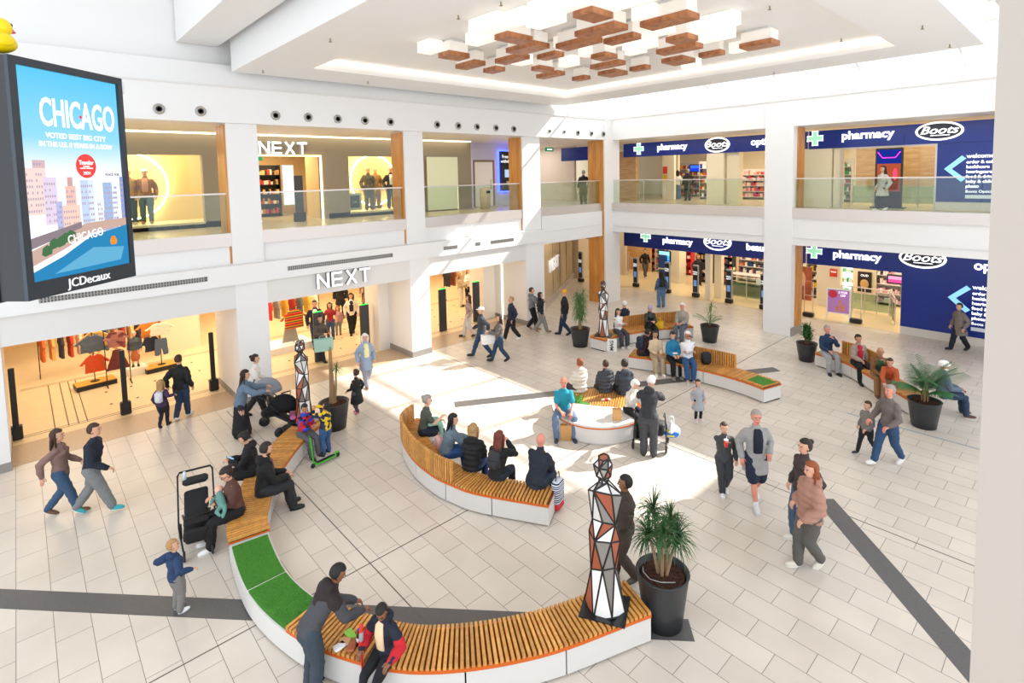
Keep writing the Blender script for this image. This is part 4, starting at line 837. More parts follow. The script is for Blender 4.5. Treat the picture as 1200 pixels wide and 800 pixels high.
    TM = top[2] if len(top)>2 and not isinstance(top[2],str) else mat(tc_, .35 if (len(top)>2 and top[2]=='leather') else .8, name='cloth', bump=.25, bscale=40)
    me = remesh(q, .014*h/1.7*vox, 3, .009*h if tk!='puffer' else .004*h, 8/h*1.7, seed)
    if tk == 'puffer':
        n = len(me.vertices); co = np.empty(n*3); me.vertices.foreach_get('co', co); co = co.reshape(-1,3); no = np.empty(n*3); me.vertex_normals.foreach_get('vector', no); no = no.reshape(-1,3)
        z = (co-np.array(P))@np.array(up); co += no*(np.abs(np.sin(z*PI/(.06*h)))*.012*h-.006*h)[:,None]; me.vertices.foreach_set('co', co.ravel())
    link({'tee':'polo_shirt','shirt':'shirt','jumper':'jumper','jacket':'jacket','puffer':'padded_jacket','coat':'coat','dress':'dress','robe':'robe','hoodie':'hooded_top','cardigan':'cardigan'}[tk], me, TM, t, True)
    if extra and 'inner' in extra:
        q = MB().tube([P+up*.06*h+fw*(.052*h*br+pad), chest+fw*(.058*h*br+pad), shz+fw*(.046*h+pad*.8), nb+fw*.028*h], [(.045*h,.012*h),(.05*h,.014*h),(.042*h,.012*h),(.026*h,.012*h)], 10, side=SX)
        link('inner_shirt', q, mat(extra['inner'],.8), t, True)
    if extra and 'sleeves' in extra:
        q = MB()
        for S,E_,Wt in al: q.tube([S*.25+E_*.75,E_,E_*.5+Wt*.5,E_*.06+Wt*.94],[.032*h*br+pad,.031*h+pad,.029*h+pad,.023*h+pad*.7],12)
        link('sleeves', remesh(q,.014*h/1.7,2,.006*h,9,seed), mat(extra['sleeves'],.8,bump=.25,bscale=40), t, True)
    if extra and 'yoke' in extra:
        q = MB().tube([P+up*.2*h-fw*.012*h, P+up*.255*h-fw*.004*h, P+up*.29*h, nb+up*.012*h],[(sw*.7,.066*h+pad),(sw*1.02+pad,.066*h+pad),(sw*.8+pad,.058*h+pad),(.05*h,.05*h)],16,side=SX)
        for S,E_,Wt in al: q.tube([S,S*.75+E_*.25],[.034*h+pad,.037*h+pad],10)
        q.ell(nb-fw*.05*h+up*.012*h,(.07*h,.045*h,.04*h),12,8)
        link('dark_yoke', remesh(q,.014*h/1.7,2,.006*h,9,seed), mat(extra['yoke'],.85,bump=.3,bscale=40), t, True)
    # ---- bottom ----
    bc, bk = bottom[0], bottom[1]
    if bk in ('trousers','jeans','shorts','leggings'):
        lp = {'leggings':.005,'jeans':.011,'trousers':.016,'shorts':.016}[bk]*h; q = MB()
        q.tube([P-up*.035*h, P+up*.05*h], [(.078*h*b+lp*.5,.06*h*b+lp*.5),(.072*h*b+lp*.3,.055*h*b+lp*.3)], 14, side=X)
        for H,K,A in legs:
            if bk=='shorts': q.tube([H,(H+K)/2,H*.1+K*.9],[.054*h*b+lp,.052*h*b+lp,.048*h*b+lp],12)
            else: q.tube([H,(H+K)/2,K,K*.5+A*.5,A+V3(0,0,.0)], [.052*h*b+lp,.048*h*b+lp,.037*h+lp,.034*h+lp,.027*h+lp], 12)
        me = remesh(q, .014*h/1.7*vox, 2, .007*h, 9/h*1.7, seed+3)
        link('shorts' if bk=='shorts' else 'trousers', me, mat(bc,.85,name='cloth',bump=.2,bscale=50), t, True)
    elif bk in ('skirt','longskirt'):
        L = .26*h if bk=='skirt' else .43*h
        q = MB().tube([P+up*.05*h, P-V3(0,0,.03*h), P-V3(0,0,L*.6), P-V3(0,0,L)], [(.07*h,.055*h),(.09*h,.085*h),(.105*h,.11*h),(.12*h,.135*h)], 18, side=X); link('skirt', remesh(q,.016*h/1.7,2,.005*h,9,seed), mat(bc,.85,bump=.2,bscale=50), t, True)
        q = MB()
        for H,K,A in legs: q.tube([H,K,A],[.054*h,.036*h,.023*h],10)
        link('tights', q, mat(bottom[2] if len(bottom)>2 else '#20202a',.8), t, True)
    # ---- shoes ----
    for k_,(H,K,A) in enumerate(legs):
        fd = (A-K); fd = V3(fd.x*.0,1,0) if pose!='walk' or True else fd
        s_ = -1 if k_==0 else 1
        tl = 0
        if pose=='walk' and s_*phase<0: tl = .5
        Rm = Matrix.Rotation(-s_*.12,3,'Z') @ Matrix.Rotation(-tl,3,'X'); base = A+Rm @ V3(0,.045*h,-.026*h)
        sh = MB().ell(base, (.03*h,.078*h,.026*h), 14, 8, R=Rm, fn=lambda u: V3(u.x*(1-.12*max(0,-u.y)),u.y,max(u.z,-.7))).tube([A-V3(0,0,.02*h),A+V3(0,0,.012*h)],[.028*h,.027*h],10)
        sh.ell(base-Rm @ V3(0,0,.017*h),(.031*h,.08*h,.006*h),14,4,1,R=Rm)
        link('shoe', sh, [mat(shoes,.5), mat('#e8e6e2' if shoes not in ('#1a1a1a','#2a2a2a') else '#151515',.6)], t, True)
    t['_j'] = 0; del t['_j']
    MW = Matrix.Translation(t.location) @ Matrix.Rotation(t.rotation_euler.z,4,'Z')
    return t, {'hl':MW @ al[0][2], 'hr':MW @ al[1][2], 'chest':MW @ chest, 'back':MW @ (chest-fw*.075*h), 'M':MW, 'up':up, 'lap':MW @ (P+V3(0,.15*h,.06*h)), 'head':MW @ hc}

def checkmat(name, cols, scale=14, kind='stripe'):
    m = bpy.data.materials.new(name); m.use_nodes = True; nt = m.node_tree; b = nt.nodes['Principled BSDF']; b.inputs['Roughness'].default_value = .85
    tc = nt.nodes.new('ShaderNodeTexCoord'); cr = nt.nodes.new('ShaderNodeValToRGB'); cr.color_ramp.interpolation = 'CONSTANT'
    if kind == 'stripe':
        sp = nt.nodes.new('ShaderNodeSeparateXYZ'); nt.links.new(tc.outputs['Object'], sp.inputs[0]); mu = nt.nodes.new('ShaderNodeMath'); mu.operation='MULTIPLY'; mu.inputs[1].default_value = scale
        fr_ = nt.nodes.new('ShaderNodeMath'); fr_.operation='FRACT'; nt.links.new(sp.outputs['Z'], mu.inputs[0]); nt.links.new(mu.outputs[0], fr_.inputs[0]); nt.links.new(fr_.outputs[0], cr.inputs[0])
    else:
        vo = nt.nodes.new('ShaderNodeTexVoronoi'); vo.inputs['Scale'].default_value = scale; nt.links.new(tc.outputs['Object'], vo.inputs['Vector']); sp = nt.nodes.new('ShaderNodeSeparateColor'); nt.links.new(vo.outputs['Color'], sp.inputs[0]); nt.links.new(sp.outputs[0], cr.inputs[0])
    n = len(cols); els = cr.color_ramp.elements; els[0].position = 0; els[0].color = (*lin(cols[0]),1); els[1].position = 1/n; els[1].color = (*lin(cols[1]),1)
    for i in range(2,n): e = els.new(i/n); e.color = (*lin(cols[i]),1)
    nt.links.new(cr.outputs[0], b.inputs['Base Color']); return m
def backpack(J, col, lab, s=1.0):
    """a rucksack worn on someone's back"""
    M = J['M']; rz = M.to_euler().z; c = J['back']; t = thing('backpack', lab, 'backpack', c, rz)
    M2 = mat(col,.7,bump=.2,bscale=40)
    link('sack', MB().cbox((0,-.07*s,-.04),(.28*s,.15*s,.4*s),bev=.045*s), M2, t, True); link('front_pocket', MB().cbox((0,-.16*s,-.12*s),(.2*s,.05*s,.17*s),bev=.02*s), M2, t, True)
    for s_ in (-1,1): link('strap', MB().tube([(s_*.09*s,0,.14*s),(s_*.1*s,.1,.17*s),(s_*.11*s,.22,.08),(s_*.11*s,.2,-.1)],[(.022,.008)]*4,6,side=(1,0,0)), M2, t, True)
    link('grab_handle', MB().tube([(-.03,-.03,.15*s),(0,-.03,.19*s),(.03,-.03,.15*s)],.008,5), M2, t, True)
def carrier(loc, rz, w, d, h, col, lab, name='carrier_bag', cat='bag', stand=False, cols=None, deco=None):
    """loc: handle point for a hung bag, base point for a standing one"""
    z = loc[2] if stand else loc[2]-h-.14; t = thing(name, lab, cat, (loc[0],loc[1],max(z,.0)), rz); mm = mat(col,.55,bump=.15,bscale=25)
    mb = MB(); pr = [(-w/2,-d/2),(w/2,-d/2),(w/2,d/2),(-w/2,d/2)]
    vs = [V3(x*.92,y*.9,0) for x,y in pr]+[V3(x*1.0,y,h*.5) for x,y in pr]+[V3(x,y*.8,h) for x,y in pr]
    fs = [(3,2,1,0)]+[(i,(i+1)%4,4+(i+1)%4,4+i) for i in range(4)]+[(4+i,4+(i+1)%4,8+(i+1)%4,8+i) for i in range(4)]
    vi = [V3(x*.96,y*.74,h) for x,y in pr]+[V3(x*.9,y*.8,.01) for x,y in pr]
    mb.add(vs+vi, fs+[(8+i,8+(i+1)%4,12+(i+1)%4,12+i) for i in range(4)]+[(12+i,12+(i+1)%4,16+(i+1)%4,16+i) for i in range(4)]+[(16,17,18,19)])
    link('bag_body', mb, mm, t)
    for y in (-d*.38,d*.38): link('handle', MB().tube([(-w*.22,y,h*.97),(-w*.16,y*.7,h+.11),(w*.16,y*.7,h+.11),(w*.22,y,h*.97)],.007,6), mm, t, True)
    if deco: link('printed_panel', MB().box((-w*.3,-d/2-.004,h*.25),(w*.3,-d/2+.0,h*.7)).box((-w*.3,d/2,h*.25),(w*.3,d/2+.004,h*.7)), mat(deco,.5), t)
    return t
# ================= BENCHES =================
SLAT = woodmat('oak_slat', '#cb8a42', '#dea356', (2,2,2), .45, 1); SLATB = mat('#5a3010',.7); ORG = mat('#d2600f',.45,name='orange_edge'); BW = mat('#d8d4cf',.45,name='bench_white')
TURF = mat('#46892a',.9,bump=.6,bscale=160,var=.35,vscale=60,name='artificial_turf'); TURFB = mat('#57a235',.9,name='turf_blade')
def spline(pts, step=.02):
    P = [Vector((*p,0)) for p in pts]; P = [P[0]*2-P[1]]+P+[P[-1]*2-P[-2]]; out = []
    for i in range(1,len(P)-2):
        for k in range(24):
            u = k/24; a,b,c,d = P[i-1:i+3]; out.append(.5*((2*b)+(c-a)*u+(2*a-5*b+4*c-d)*u*u+(3*b-a-3*c+d)*u**3))
    out.append(P[-2]); res = [out[0]]; acc = 0
    for a,b in zip(out,out[1:]):
        L = (b-a).length; 
        while acc+L >= step and L > 0:
            a = a+(b-a)*((step-acc)/L); L = (b-a).length; res.append(a.copy()); acc = 0
        acc += L
    return res
def bench(lab, pts, width, sgn, segs, backs=(), name='curved_bench'):
    """pts: visible outer edge in plan; sgn: side on which the seat lies; segs: [(end point or None, kind)]"""
    S = spline(pts); n = len(S); T = [(S[min(i+3,n-1)]-S[max(i-3,0)]).normalized() for i in range(n)]; N = [Vector((-q.y,q.x,0))*sgn for q in T]
    o = S[0]; t = thing(name, lab, 'bench', (o.x,o.y,0))
    def at(i,w,z):
        a = int(i); f_ = i-a; b_ = min(a+1,n-1)
        return S[a].lerp(S[b_],f_)-o+N[a].lerp(N[b_],f_)*w+Vector((0,0,z))
    def near(p): return min(range(n), key=lambda i: (S[i]-Vector((*p,0))).length)
    def strip(i0,i1,w0,w1,z0,z1,mi=0,mb=None):
        mb = mb or MB(); idx = list(range(i0,i1,4))+[i1]; k = len(mb.v); vs = []
        for i in idx: vs += [at(i,w0,z0),at(i,w1,z0),at(i,w1,z1),at(i,w0,z1)]
        m_ = len(idx); fs = []
        for j in range(m_-1):
            a = j*4; b_ = a+4; q = ((a,b_,b_+1,a+1),(a+1,b_+1,b_+2,a+2),(a+2,b_+2,b_+3,a+3),(a+3,b_+3,b_,a))
            fs += q
        fs += [(0,1,2,3),((m_-1)*4+3,(m_-1)*4+2,(m_-1)*4+1,(m_-1)*4)]
        if sgn < 0: fs = [tuple(reversed(f_)) for f_ in fs]
        return mb.add(vs, fs, mi)
    i0 = 0
    for endp,kind in segs:
        i1 = n-1 if endp is None else near(endp)
        low = kind=='grass'; zt = .33 if low else .375
        L = (i1-i0)*.02; m_ = max(1,round(L/1.15)); ks = [i0+round((i1-i0)*j/m_) for j in range(m_+1)]
        for a,b_ in zip(ks,ks[1:]): link('base_panel', strip(a+0,b_-0 if b_==i1 else b_-1,.02,width-.02,.03,zt), BW, t)
        link('toe_recess', strip(i0,i1,.07,width-.07,0,.03), DARK, t)
        if low:
            for a,b_ in zip(ks,ks[1:]):
                tf = link('turf_inset', strip(a+1,b_-1,.045,width-.045,zt-.01,zt+.015), TURF, t)
                rnd = random.Random(a); bl = MB()
                for _ in range(2600):
                    i = rnd.randint(a+2,max(a+2,b_-3)); w = rnd.uniform(.05,width-.05); p = at(i,w,zt+.012); g = rnd.uniform(0,PI); d = Vector((math.cos(g),math.sin(g),0))*.004; lx = Vector((rnd.uniform(-.01,.01),rnd.uniform(-.01,.01),rnd.uniform(.015,.028)))
                    bl.add([p-d,p+d,p+lx], [(0,1,2)])
                ob = link('turf_blades', bl, TURFB, tf); ob['kind'] = 'stuff'
        else:
            link('orange_trim', strip(i0,i1,.004,width-.004,.362,.404), ORG, t)
            link('slat_bearer', strip(i0,i1,.03,width-.03,.402,.412), SLATB, t)
            sl = MB(); i = i0+.5
            while i+2.05 <= i1:
                j = i+2.05; vs = [at(i,0,.41),at(i,width,.41),at(j,width,.41),at(j,0,.41)]; vs += [v+Vector((0,0,.04)) for v in vs]
                fs = ((3,2,1,0),(4,5,6,7),(0,1,5,4),(1,2,6,5),(2,3,7,6),(3,0,4,7))
                if sgn > 0: fs = [tuple(reversed(f_)) for f_ in fs]
                sl.add(vs, fs); i += 3.4
            link('slatted_seat', sl, SLAT, t)
            if kind=='tinset': link('turf_inset', strip(i0+4,i1-4,.1,width-.14,.44,.462), TURF, t)
        i0 = i1
    for p0,p1,side in backs:
        a,b_ = sorted((near(p0),near(p1))); w0,w1 = (0,.06) if side=='outer' else (width-.06,width)
        sl = MB(); i = a
        while i+2 <= b_:
            j = i+2; vs = [at(i,w0,.45),at(i,w1,.45),at(j,w1,.45),at(j,w0,.45)]; vs += [v+Vector((0,0,.4)) for v in vs]
            sl.add(vs, ((3,2,1,0),(4,5,6,7),(0,1,5,4),(1,2,6,5),(2,3,7,6),(3,0,4,7))); i += 3
        bk = link('slatted_backrest', sl, SLAT, t); link('backrest_core', strip(a,b_-1,w0+.015,w1-.015,.45,.84), SLATB, bk)
    return t
bench('long S-curved white bench with slatted wood and two green turf insets, in the foreground',
  [(-3.80,5.80),(-4.39,4.31),(-5.19,3.16),(-6.07,2.54),(-6.95,2.20),(-8.06,2.04),(-9.35,2.16),(-9.95,2.34),(-11.0,2.88),(-11.7,3.42),(-12.3,3.98),(-12.72,4.5),(-12.95,4.98)], .62, -1,
  [((-6.93,2.2),'wood'),((-8.08,2.04),'grass'),((-9.28,2.14),'grass'),(None,'wood')])
bench('curved white bench with a slatted backrest on its left half, in the hall centre',
  [(-10.95,6.75),(-10.75,6.28),(-10.4,5.98),(-9.5,5.70),(-8.67,5.63),(-8.15,5.70),(-7.54,5.88),(-6.36,6.54)], .56, 1, [(None,'wood')], [((-10.9,6.6),(-8.12,5.7),'outer')])
bench('S-curved bench with statue end and backrests, farthest from the viewer by the corner column',
  [(-11.52,14.78),(-11.53,15.4),(-11.33,16.3),(-10.9,17.3),(-10.2,18.4)], .68, 1, [(None,'wood')], [((-11.4,16.0),(-10.2,18.4),'inner')])
bench('curved bench with backrest and small turf end, under the row of three seated people',
  [(-10.0,14.0),(-9.3,14.25),(-8.55,14.36),(-7.55,14.48),(-6.9,14.48),(-6.36,14.42),(-5.9,14.3)], .72, 1, [((-6.55,14.45),'wood'),(None,'tinset')], [((-8.5,14.3),(-7.1,14.5),'inner')])
bench('curved bench with short backrest at the right, between two potted plants',
  [(-5.98,18.25),(-5.1,17.98),(-4.43,17.42),(-3.68,16.66),(-3.11,16.12)], .62, 1, [(None,'wood')], [((-5.5,18.1),(-4.55,17.5),'inner')])
# round pod seat
t = thing('round_bench', 'round white pod bench with orange rim and a slatted wooden wedge', 'bench', (-8.3,10.3,0)); R_ = 1.12
link('base_drum', MB().lathe([(R_-.05,.0),(R_-.05,.03),(R_-.02,.03),(R_-.02,.375)],n=64), BW, t); link('orange_trim', MB().lathe([(R_,.375),(R_,.402)],n=64), ORG, t)
def sector(a0,a1,r0,r1,z0,z1,n=40):
    pts = [(r1*math.cos(a),r1*math.sin(a)) for a in np.linspace(a0,a1,n)]
    pts += [(r0*math.cos(a),r0*math.sin(a)) for a in np.linspace(a1,a0,n)] if r0>0 else [(0,0)]
    return MB().prism(pts,z0,z1)
link('marble_top', sector(math.radians(-150),math.radians(35),0,R_-.01,.402,.45), mat('#dedbd6',.25,var=.06,vscale=2), t)
sl = MB(); 
for k,v in enumerate(np.arange(-.95,1.0,.062)):
    # slats run across the wedge
    a = math.radians(122); d = Vector((math.cos(a),math.sin(a))); nn = Vector((-d.y,d.x)); lim = math.sqrt(max(0,R_**2-v*v))
    lo = .02 if v>-1 else 0; p = [nn*v+d*(.0 if v<0 else .0)+d*.02, nn*v+d*lim, nn*(v+.045)+d*math.sqrt(max(0,R_**2-(v+.045)**2)), nn*(v+.045)+d*.02]
    sl.prism([tuple(q) for q in p], .402, .45)
link('slatted_seat', sl, SLAT, t)
link('plant_tray', sector(math.radians(-175),math.radians(-152),.2,R_-.1,.44,.455), TURF, t)
lf = MB(); rnd = random.Random(5)
for i in range(60):
    a = math.radians(rnd.uniform(-180,-150)); r = rnd.uniform(.4,1.0); p = Vector((r*math.cos(a),r*math.sin(a),.45)); d = Vector((rnd.uniform(-1,1),rnd.uniform(-1,1),rnd.uniform(.6,1.4))).normalized()*rnd.uniform(.1,.22); s_ = d.orthogonal().normalized()*.02
    lf.add([p,p+d*.5+s_,p+d,p+d*.5-s_],[(0,1,2,3)])
link('leafy_tuft', lf, mat('#5fa040',.6), t)

# ================= FACETED STATUES =================
PAN = [mat('#f2efec',.25,spec=.6), mat('#a5583e',.35), mat('#8f8a85',.15,.3), mat('#d8d4d0',.25)]
LEAD = mat('#2b2826',.45,.5,name='lead_frame')
def statue(x, y, z, h, dirdeg, lab, seed, slim=1.0):
    t = thing('faceted_statue', lab, 'statue', (x,y,z), math.radians(dirdeg+47.6-90)); rnd = random.Random(seed)
    link('plinth_plate', MB().box((-.3,-.27,0),(.3,.27,.012)), mat('#1d1f22',.3), t)
    # rings: (z, half width, half depth, y shift)
    R = [(0,.215,.19,0),(.28,.15,.125,0),(.46,.175,.13,-.01),(.62,.145,.105,0),(.77,.19,.12,0),(.845,.055,.05,.01),(.875,.045,.045,.015)]
    Hd = [(.87,.055,.065,.02),(.895,.09,.105,.03),(.955,.1,.12,.025),(1.0,.055,.075,.01)]
    def build(rings, n, ph0):
        V_ = []; F_ = []
        for j,(zz,a,b,yo) in enumerate(rings):
            for i in range(n):
                g = 2*PI*(i+(.5 if j%2 else 0)+ph0)/n; jt = 1+rnd.uniform(-.1,.1)
                V_.append(Vector((a*slim*h/2.0*1.15*math.cos(g)*jt, b*h/2.0*1.15*math.sin(g)*jt+yo*h/2, zz*h+rnd.uniform(-.035,.035)*h*(zz<.8)+rnd.uniform(-.006,.006)*h*(0<j<len(rings)-1))))
        for j in range(len(rings)-1):
            for i in range(n):
                a = j*n+i; b = j*n+(i+1)%n; c = (j+1)*n+i; d = (j+1)*n+(i+1)%n
                if (j+i*(j>1))%2==0: F_ += [(a,b,c),(b,d,c)]
                else: F_ += [(a,b,d),(a,d,c)]
        F_.append(tuple(range(n-1,-1,-1))); F_.append(tuple(range((len(rings)-1)*n,len(rings)*n))); return V_,F_
    for nm,rings,n,ph in (('robe_panels',R,6,0),('head_panels',Hd,6,.25)):
        V_,F_ = build(rings,n,ph); mb = MB(); 
        for f_ in F_: mb.add([V_[i] for i in f_],[tuple(range(len(f_)))],rnd.choices([0,1,2,3],[38,32,20,10])[0])
        body = link(nm, mb, PAN, t); ed = set()
        for f_ in F_:
            for p_,q_ in zip(f_,f_[1:]+f_[:1]): ed.add((min(p_,q_),max(p_,q_)))
        fr_ = MB()
        for p_,q_ in ed: fr_.tube([V_[p_],V_[q_]],.0115*h/2,5,cap=False)
        link('lead_lines', fr_, LEAD, body)
    return t
statue(-4.27,5.42,.45,2.07,250,'tall faceted glass figure of white, grey and copper panes beside the big spiky plant',6)
statue(-12.68,4.72,.45,1.97,250,'faceted glass figure behind the two boys and scooter',9,.85)
statue(-11.87,15.12,.45,1.95,250,'faceted glass figure beside the corner column bench',13,.85)
for x,y,a,l in ((-4.27,5.42,0,0),): pass

# ================= PLANTERS =================
POT = mat('#2c2e31',.4,name='planter_black'); BARK = mat('#4a2a1a',.9,bump=.8,bscale=60,var=.5,vscale=40)
def pot(t, h, r1, r0):
    link('pot', MB().lathe([(r0,0),(r0+(r1-r0)*.5,h*.5),(r1,h*.97),(r1+.012,h),(r1-.02,h),(r1-.04,h*.9),(.02,h*.9)],n=36), POT, t, True)
    mb = MB().lathe([(r1-.045,h*.86),(r1-.06,h*.93),(.05,h*.95)],n=24); rnd = random.Random(1)
    for _ in range(140):
        a = rnd.uniform(0,2*PI); r = rnd.uniform(0,r1-.08); mb.cbox((r*math.cos(a),r*math.sin(a),h*.95),(rnd.uniform(.02,.05),.02,.015),rz=a*3,rx=rnd.uniform(-.5,.5))
    link('bark_mulch', mb, BARK, t)
def blade(mb, p, d, L, w, droop, n=5, mi=0, fold=0):
    d = d.normalized(); s_ = d.cross(Vector((0,0,1))); s_ = s_.normalized() if s_.length>.05 else Vector((1,0,0)); vs = []; q = p.copy(); dd = d.copy()
    for i in range(n+1):
        u = i/n; ww = w*(1-u)**.7*(.55+.9*min(1,u*3)) if i<n else .0005
        vs += [q-s_*ww, q+Vector((0,0,-fold*ww)), q+s_*ww]; dd = (dd+Vector((0,0,-droop/n))).normalized(); q = q+dd*L/n
    fs = []
    for i in range(n): a = i*3; fs += [(a,a+1,a+4,a+3),(a+1,a+2,a+5,a+4)]
    mb.add(vs, fs, mi)
def tufts(mb, c, n, L, w, droop, rnd, spread=1.0, up=.4):
    for i in range(n):
        a = rnd.uniform(0,2*PI); e = rnd.uniform(-.5,1.2)*spread+up; d = Vector((math.cos(a)*math.cos(e),math.sin(a)*math.cos(e),math.sin(e)))
        blade(mb, Vector(c)+Vector((0,0,rnd.uniform(-.04,.04))), d, L*rnd.uniform(.7,1.1), w, droop*rnd.uniform(.6,1.3))
LEAF = [mat('#2f5a2c',.5,var=.3,vscale=4),mat('#4e7a3c',.5),mat('#3a7a30',.5,var=.3)]
def dracaena(x,y,lab,seed):
    t = thing('potted_plant', lab, 'potted plant', (x,y,0)); rnd = random.Random(seed); pot(t,.74,.35,.26)
    st = MB(); lv = MB()
    for i in range(5):
        a = i*1.26; b_ = Vector((.05*math.cos(a),.05*math.sin(a),.66)); tp = Vector((.2*math.cos(a+.3),.2*math.sin(a+.3),1.28+.11*(i%3))); st.tube([b_,b_*.5+tp*.5+Vector((0,0,.05)),tp],[.026,.022,.016],7); tufts(lv,tp,100,.37,.0075,1.9,rnd,1.0,.45)
        m_ = b_*.35+tp*.65+Vector((.08*math.cos(a),.08*math.sin(a),0)); tufts(lv,m_+Vector((0,0,.12)),16,.3,.0075,2.4,rnd,.9,.4)
    link('stems', st, mat('#a08060',.8,bump=.4,bscale=50), t, True); link('leaves', lv, LEAF[0], t); link('irrigation_tube', MB().tube([(-.25,-.1,.71),(-.18,-.2,.735),(-.05,-.24,.72),(.1,-.2,.735),(.22,-.05,.72)],.006,5), mat('#b8b8b8',.3), t, True)
dracaena(-3.9,6.22,'large black planter with spiky drooping many-stemmed plant beside the near statue',2)
t = thing('potted_plant', 'black planter with bare palm trunk and one small green shoot', 'potted plant', (-12.8,5.52,0)); pot(t,.66,.36,.27)
link('trunk', MB().tube([(-.05,0,.6),(-.06,.0,.95),(-.09,0,1.4),(-.08,.0,1.95)],[.11,.07,.05,.04],10), mat('#9c7a55',.8,bump=.4,bscale=30), t, True); link('side_stem', MB().tube([(0,.02,.65),(.06,.04,1.0),(.1,.05,1.45)],[.04,.03,.015],8), mat('#8f7a50',.8), t, True)
lv = MB(); rnd = random.Random(8); tufts(lv,(.12,.06,1.5),60,.22,.008,1.6,rnd); tufts(lv,(-.08,0,1.95),6,.15,.01,.8,rnd,1,.8); link('leaves', lv, LEAF[2], t)
t = thing('potted_plant', 'black planter with bushy weeping plant, left of the far statue', 'potted plant', (-12.62,14.72,0)); pot(t,.64,.35,.26)
lv = MB(); rnd = random.Random(11); link('trunk', MB().tube([(0,0,.5),(0,0,1.1),(.02,0,1.85)],[.07,.045,.03],8), mat('#8f7a58',.8), t, True)
for i in range(17):
    z = 1.0+.9*i/16; a = i*2.4; tufts(lv,(.12*math.cos(a),.12*math.sin(a),z),44,.38,.007,2.6,rnd,.9,.5)
link('leaves', lv, LEAF[1], t)
def fronds(t, c, n, L, seed, m, up=(.5,1.2), lw=.011, ll=.26, lean=None, dens=16):
    rnd = random.Random(seed); st = MB(); lv = MB()
    for i in range(n):
        a = 2*PI*i/n+rnd.uniform(-.3,.3); e = rnd.uniform(*up); d = Vector((math.cos(a)*math.cos(e),math.sin(a)*math.cos(e),math.sin(e))); p = Vector(c); pts = [p.copy()]; LL = L*rnd.uniform(.75,1.1)
        for k in range(10): p = p+d*LL/10; d = (d+Vector((0,0,-.11))).normalized(); pts.append(p.copy())
        st.tube(pts,[.008*(1-.07*k) for k in range(11)],5)
        for k in range(dens):
            u = .22+.78*k/dens; j = u*10; i0 = min(int(j),9); q = pts[i0].lerp(pts[i0+1],j-i0); tg = (pts[i0+1]-pts[i0]).normalized(); sd = tg.cross(Vector((0,0,1))).normalized()
            for s_ in (-1,1): blade(lv,q,(sd*s_+tg*.7).normalized(),ll*(1.15-abs(u-.5)*1.1),lw,.7,4)
    link('frond_stems', st, mat('#6a8a40',.6), t, True); link('fronds', lv, m, t)
t = thing('potted_plant', 'black planter with light airy palm near the slim white post', 'potted plant', (-9.55,18.35,0)); pot(t,.6,.33,.24)
fronds(t,(0,0,.6),7,.75,3,LEAF[2],(.6,1.3),.012,.2,dens=12); link('cane', MB().tube([(0,0,.5),(.03,0,1.0),(.06,.02,1.3)],[.02,.015,.01],6), mat('#6a7a40',.7), t, True)
lv = MB(); rnd = random.Random(21); tufts(lv,(.06,.02,1.3),16,.34,.012,1.2,rnd); tufts(lv,(.0,.0,1.1),12,.34,.012,1.2,rnd); link('top_leaves', lv, LEAF[2], t)
t = thing('potted_plant', 'small black planter with dense upright leafy plant beside the middle column', 'potted plant', (-6.35,18.62,0)); pot(t,.58,.31,.22)
lv = MB(); rnd = random.Random(31); st = MB()
for i in range(5):
    a = i*1.3; st.tube([(0.04*math.cos(a),.04*math.sin(a),.5),(.1*math.cos(a),.1*math.sin(a),.85+.06*i)],.014,6)
    for z in (.72,.86,1.0): tufts(lv,(.09*math.cos(a),.09*math.sin(a),z-.05+.03*i),15,.26,.02,1.1,rnd,1.0,.6)
link('stems', st, mat('#6a5a40',.8), t, True); link('leaves', lv, mat('#2c5f26',.45,var=.2), t)
t = thing('potted_plant', 'black planter with wide arching palm fronds at the right bench end', 'potted plant', (-2.72,15.7,0)); pot(t,.64,.34,.25)
fronds(t,(0,0,.75),15,.95,5,mat('#2f6b36',.5,var=.3),(.7,1.4),.012,.34,dens=20)
for i in range(4): link('cane', MB().tube([(.05*math.cos(i*1.6),.05*math.sin(i*1.6),.5),(.06*math.cos(i*1.6),.06*math.sin(i*1.6),.85)],.02,6), mat('#8a6a40',.8), t, True)
# bench end letter board
t = thing('letter_board', 'small white board reading MAG on the bench end by the woman in white', 'board', (-11.4,14.98,.0), math.radians(47.6)-.35)
link('board', MB().box((-.17,-.02,0),(.17,.02,.44)), mat('#f0f0ee',.5), t); text('letters','MAG',(0,-.025,.22),(PI/2,-PI/2,0),.17,mat('#3a3a3a',.5),t,.003,bold=.004)
# ================= WHO IS WHERE =================
def gp(x, y, z=0): q = G(x,y,z); return (q.x,q.y)
def Pp(lab, px, py, d, h, z=0, **k): x,y = gp(px,py,z); return person(lab, (x,y) if z<1 else (x,y,z), d, h, **k)
def Ps(lab, x, y, d, h, **k): return person(lab, (x,y), d, h, pose='sit', **k)
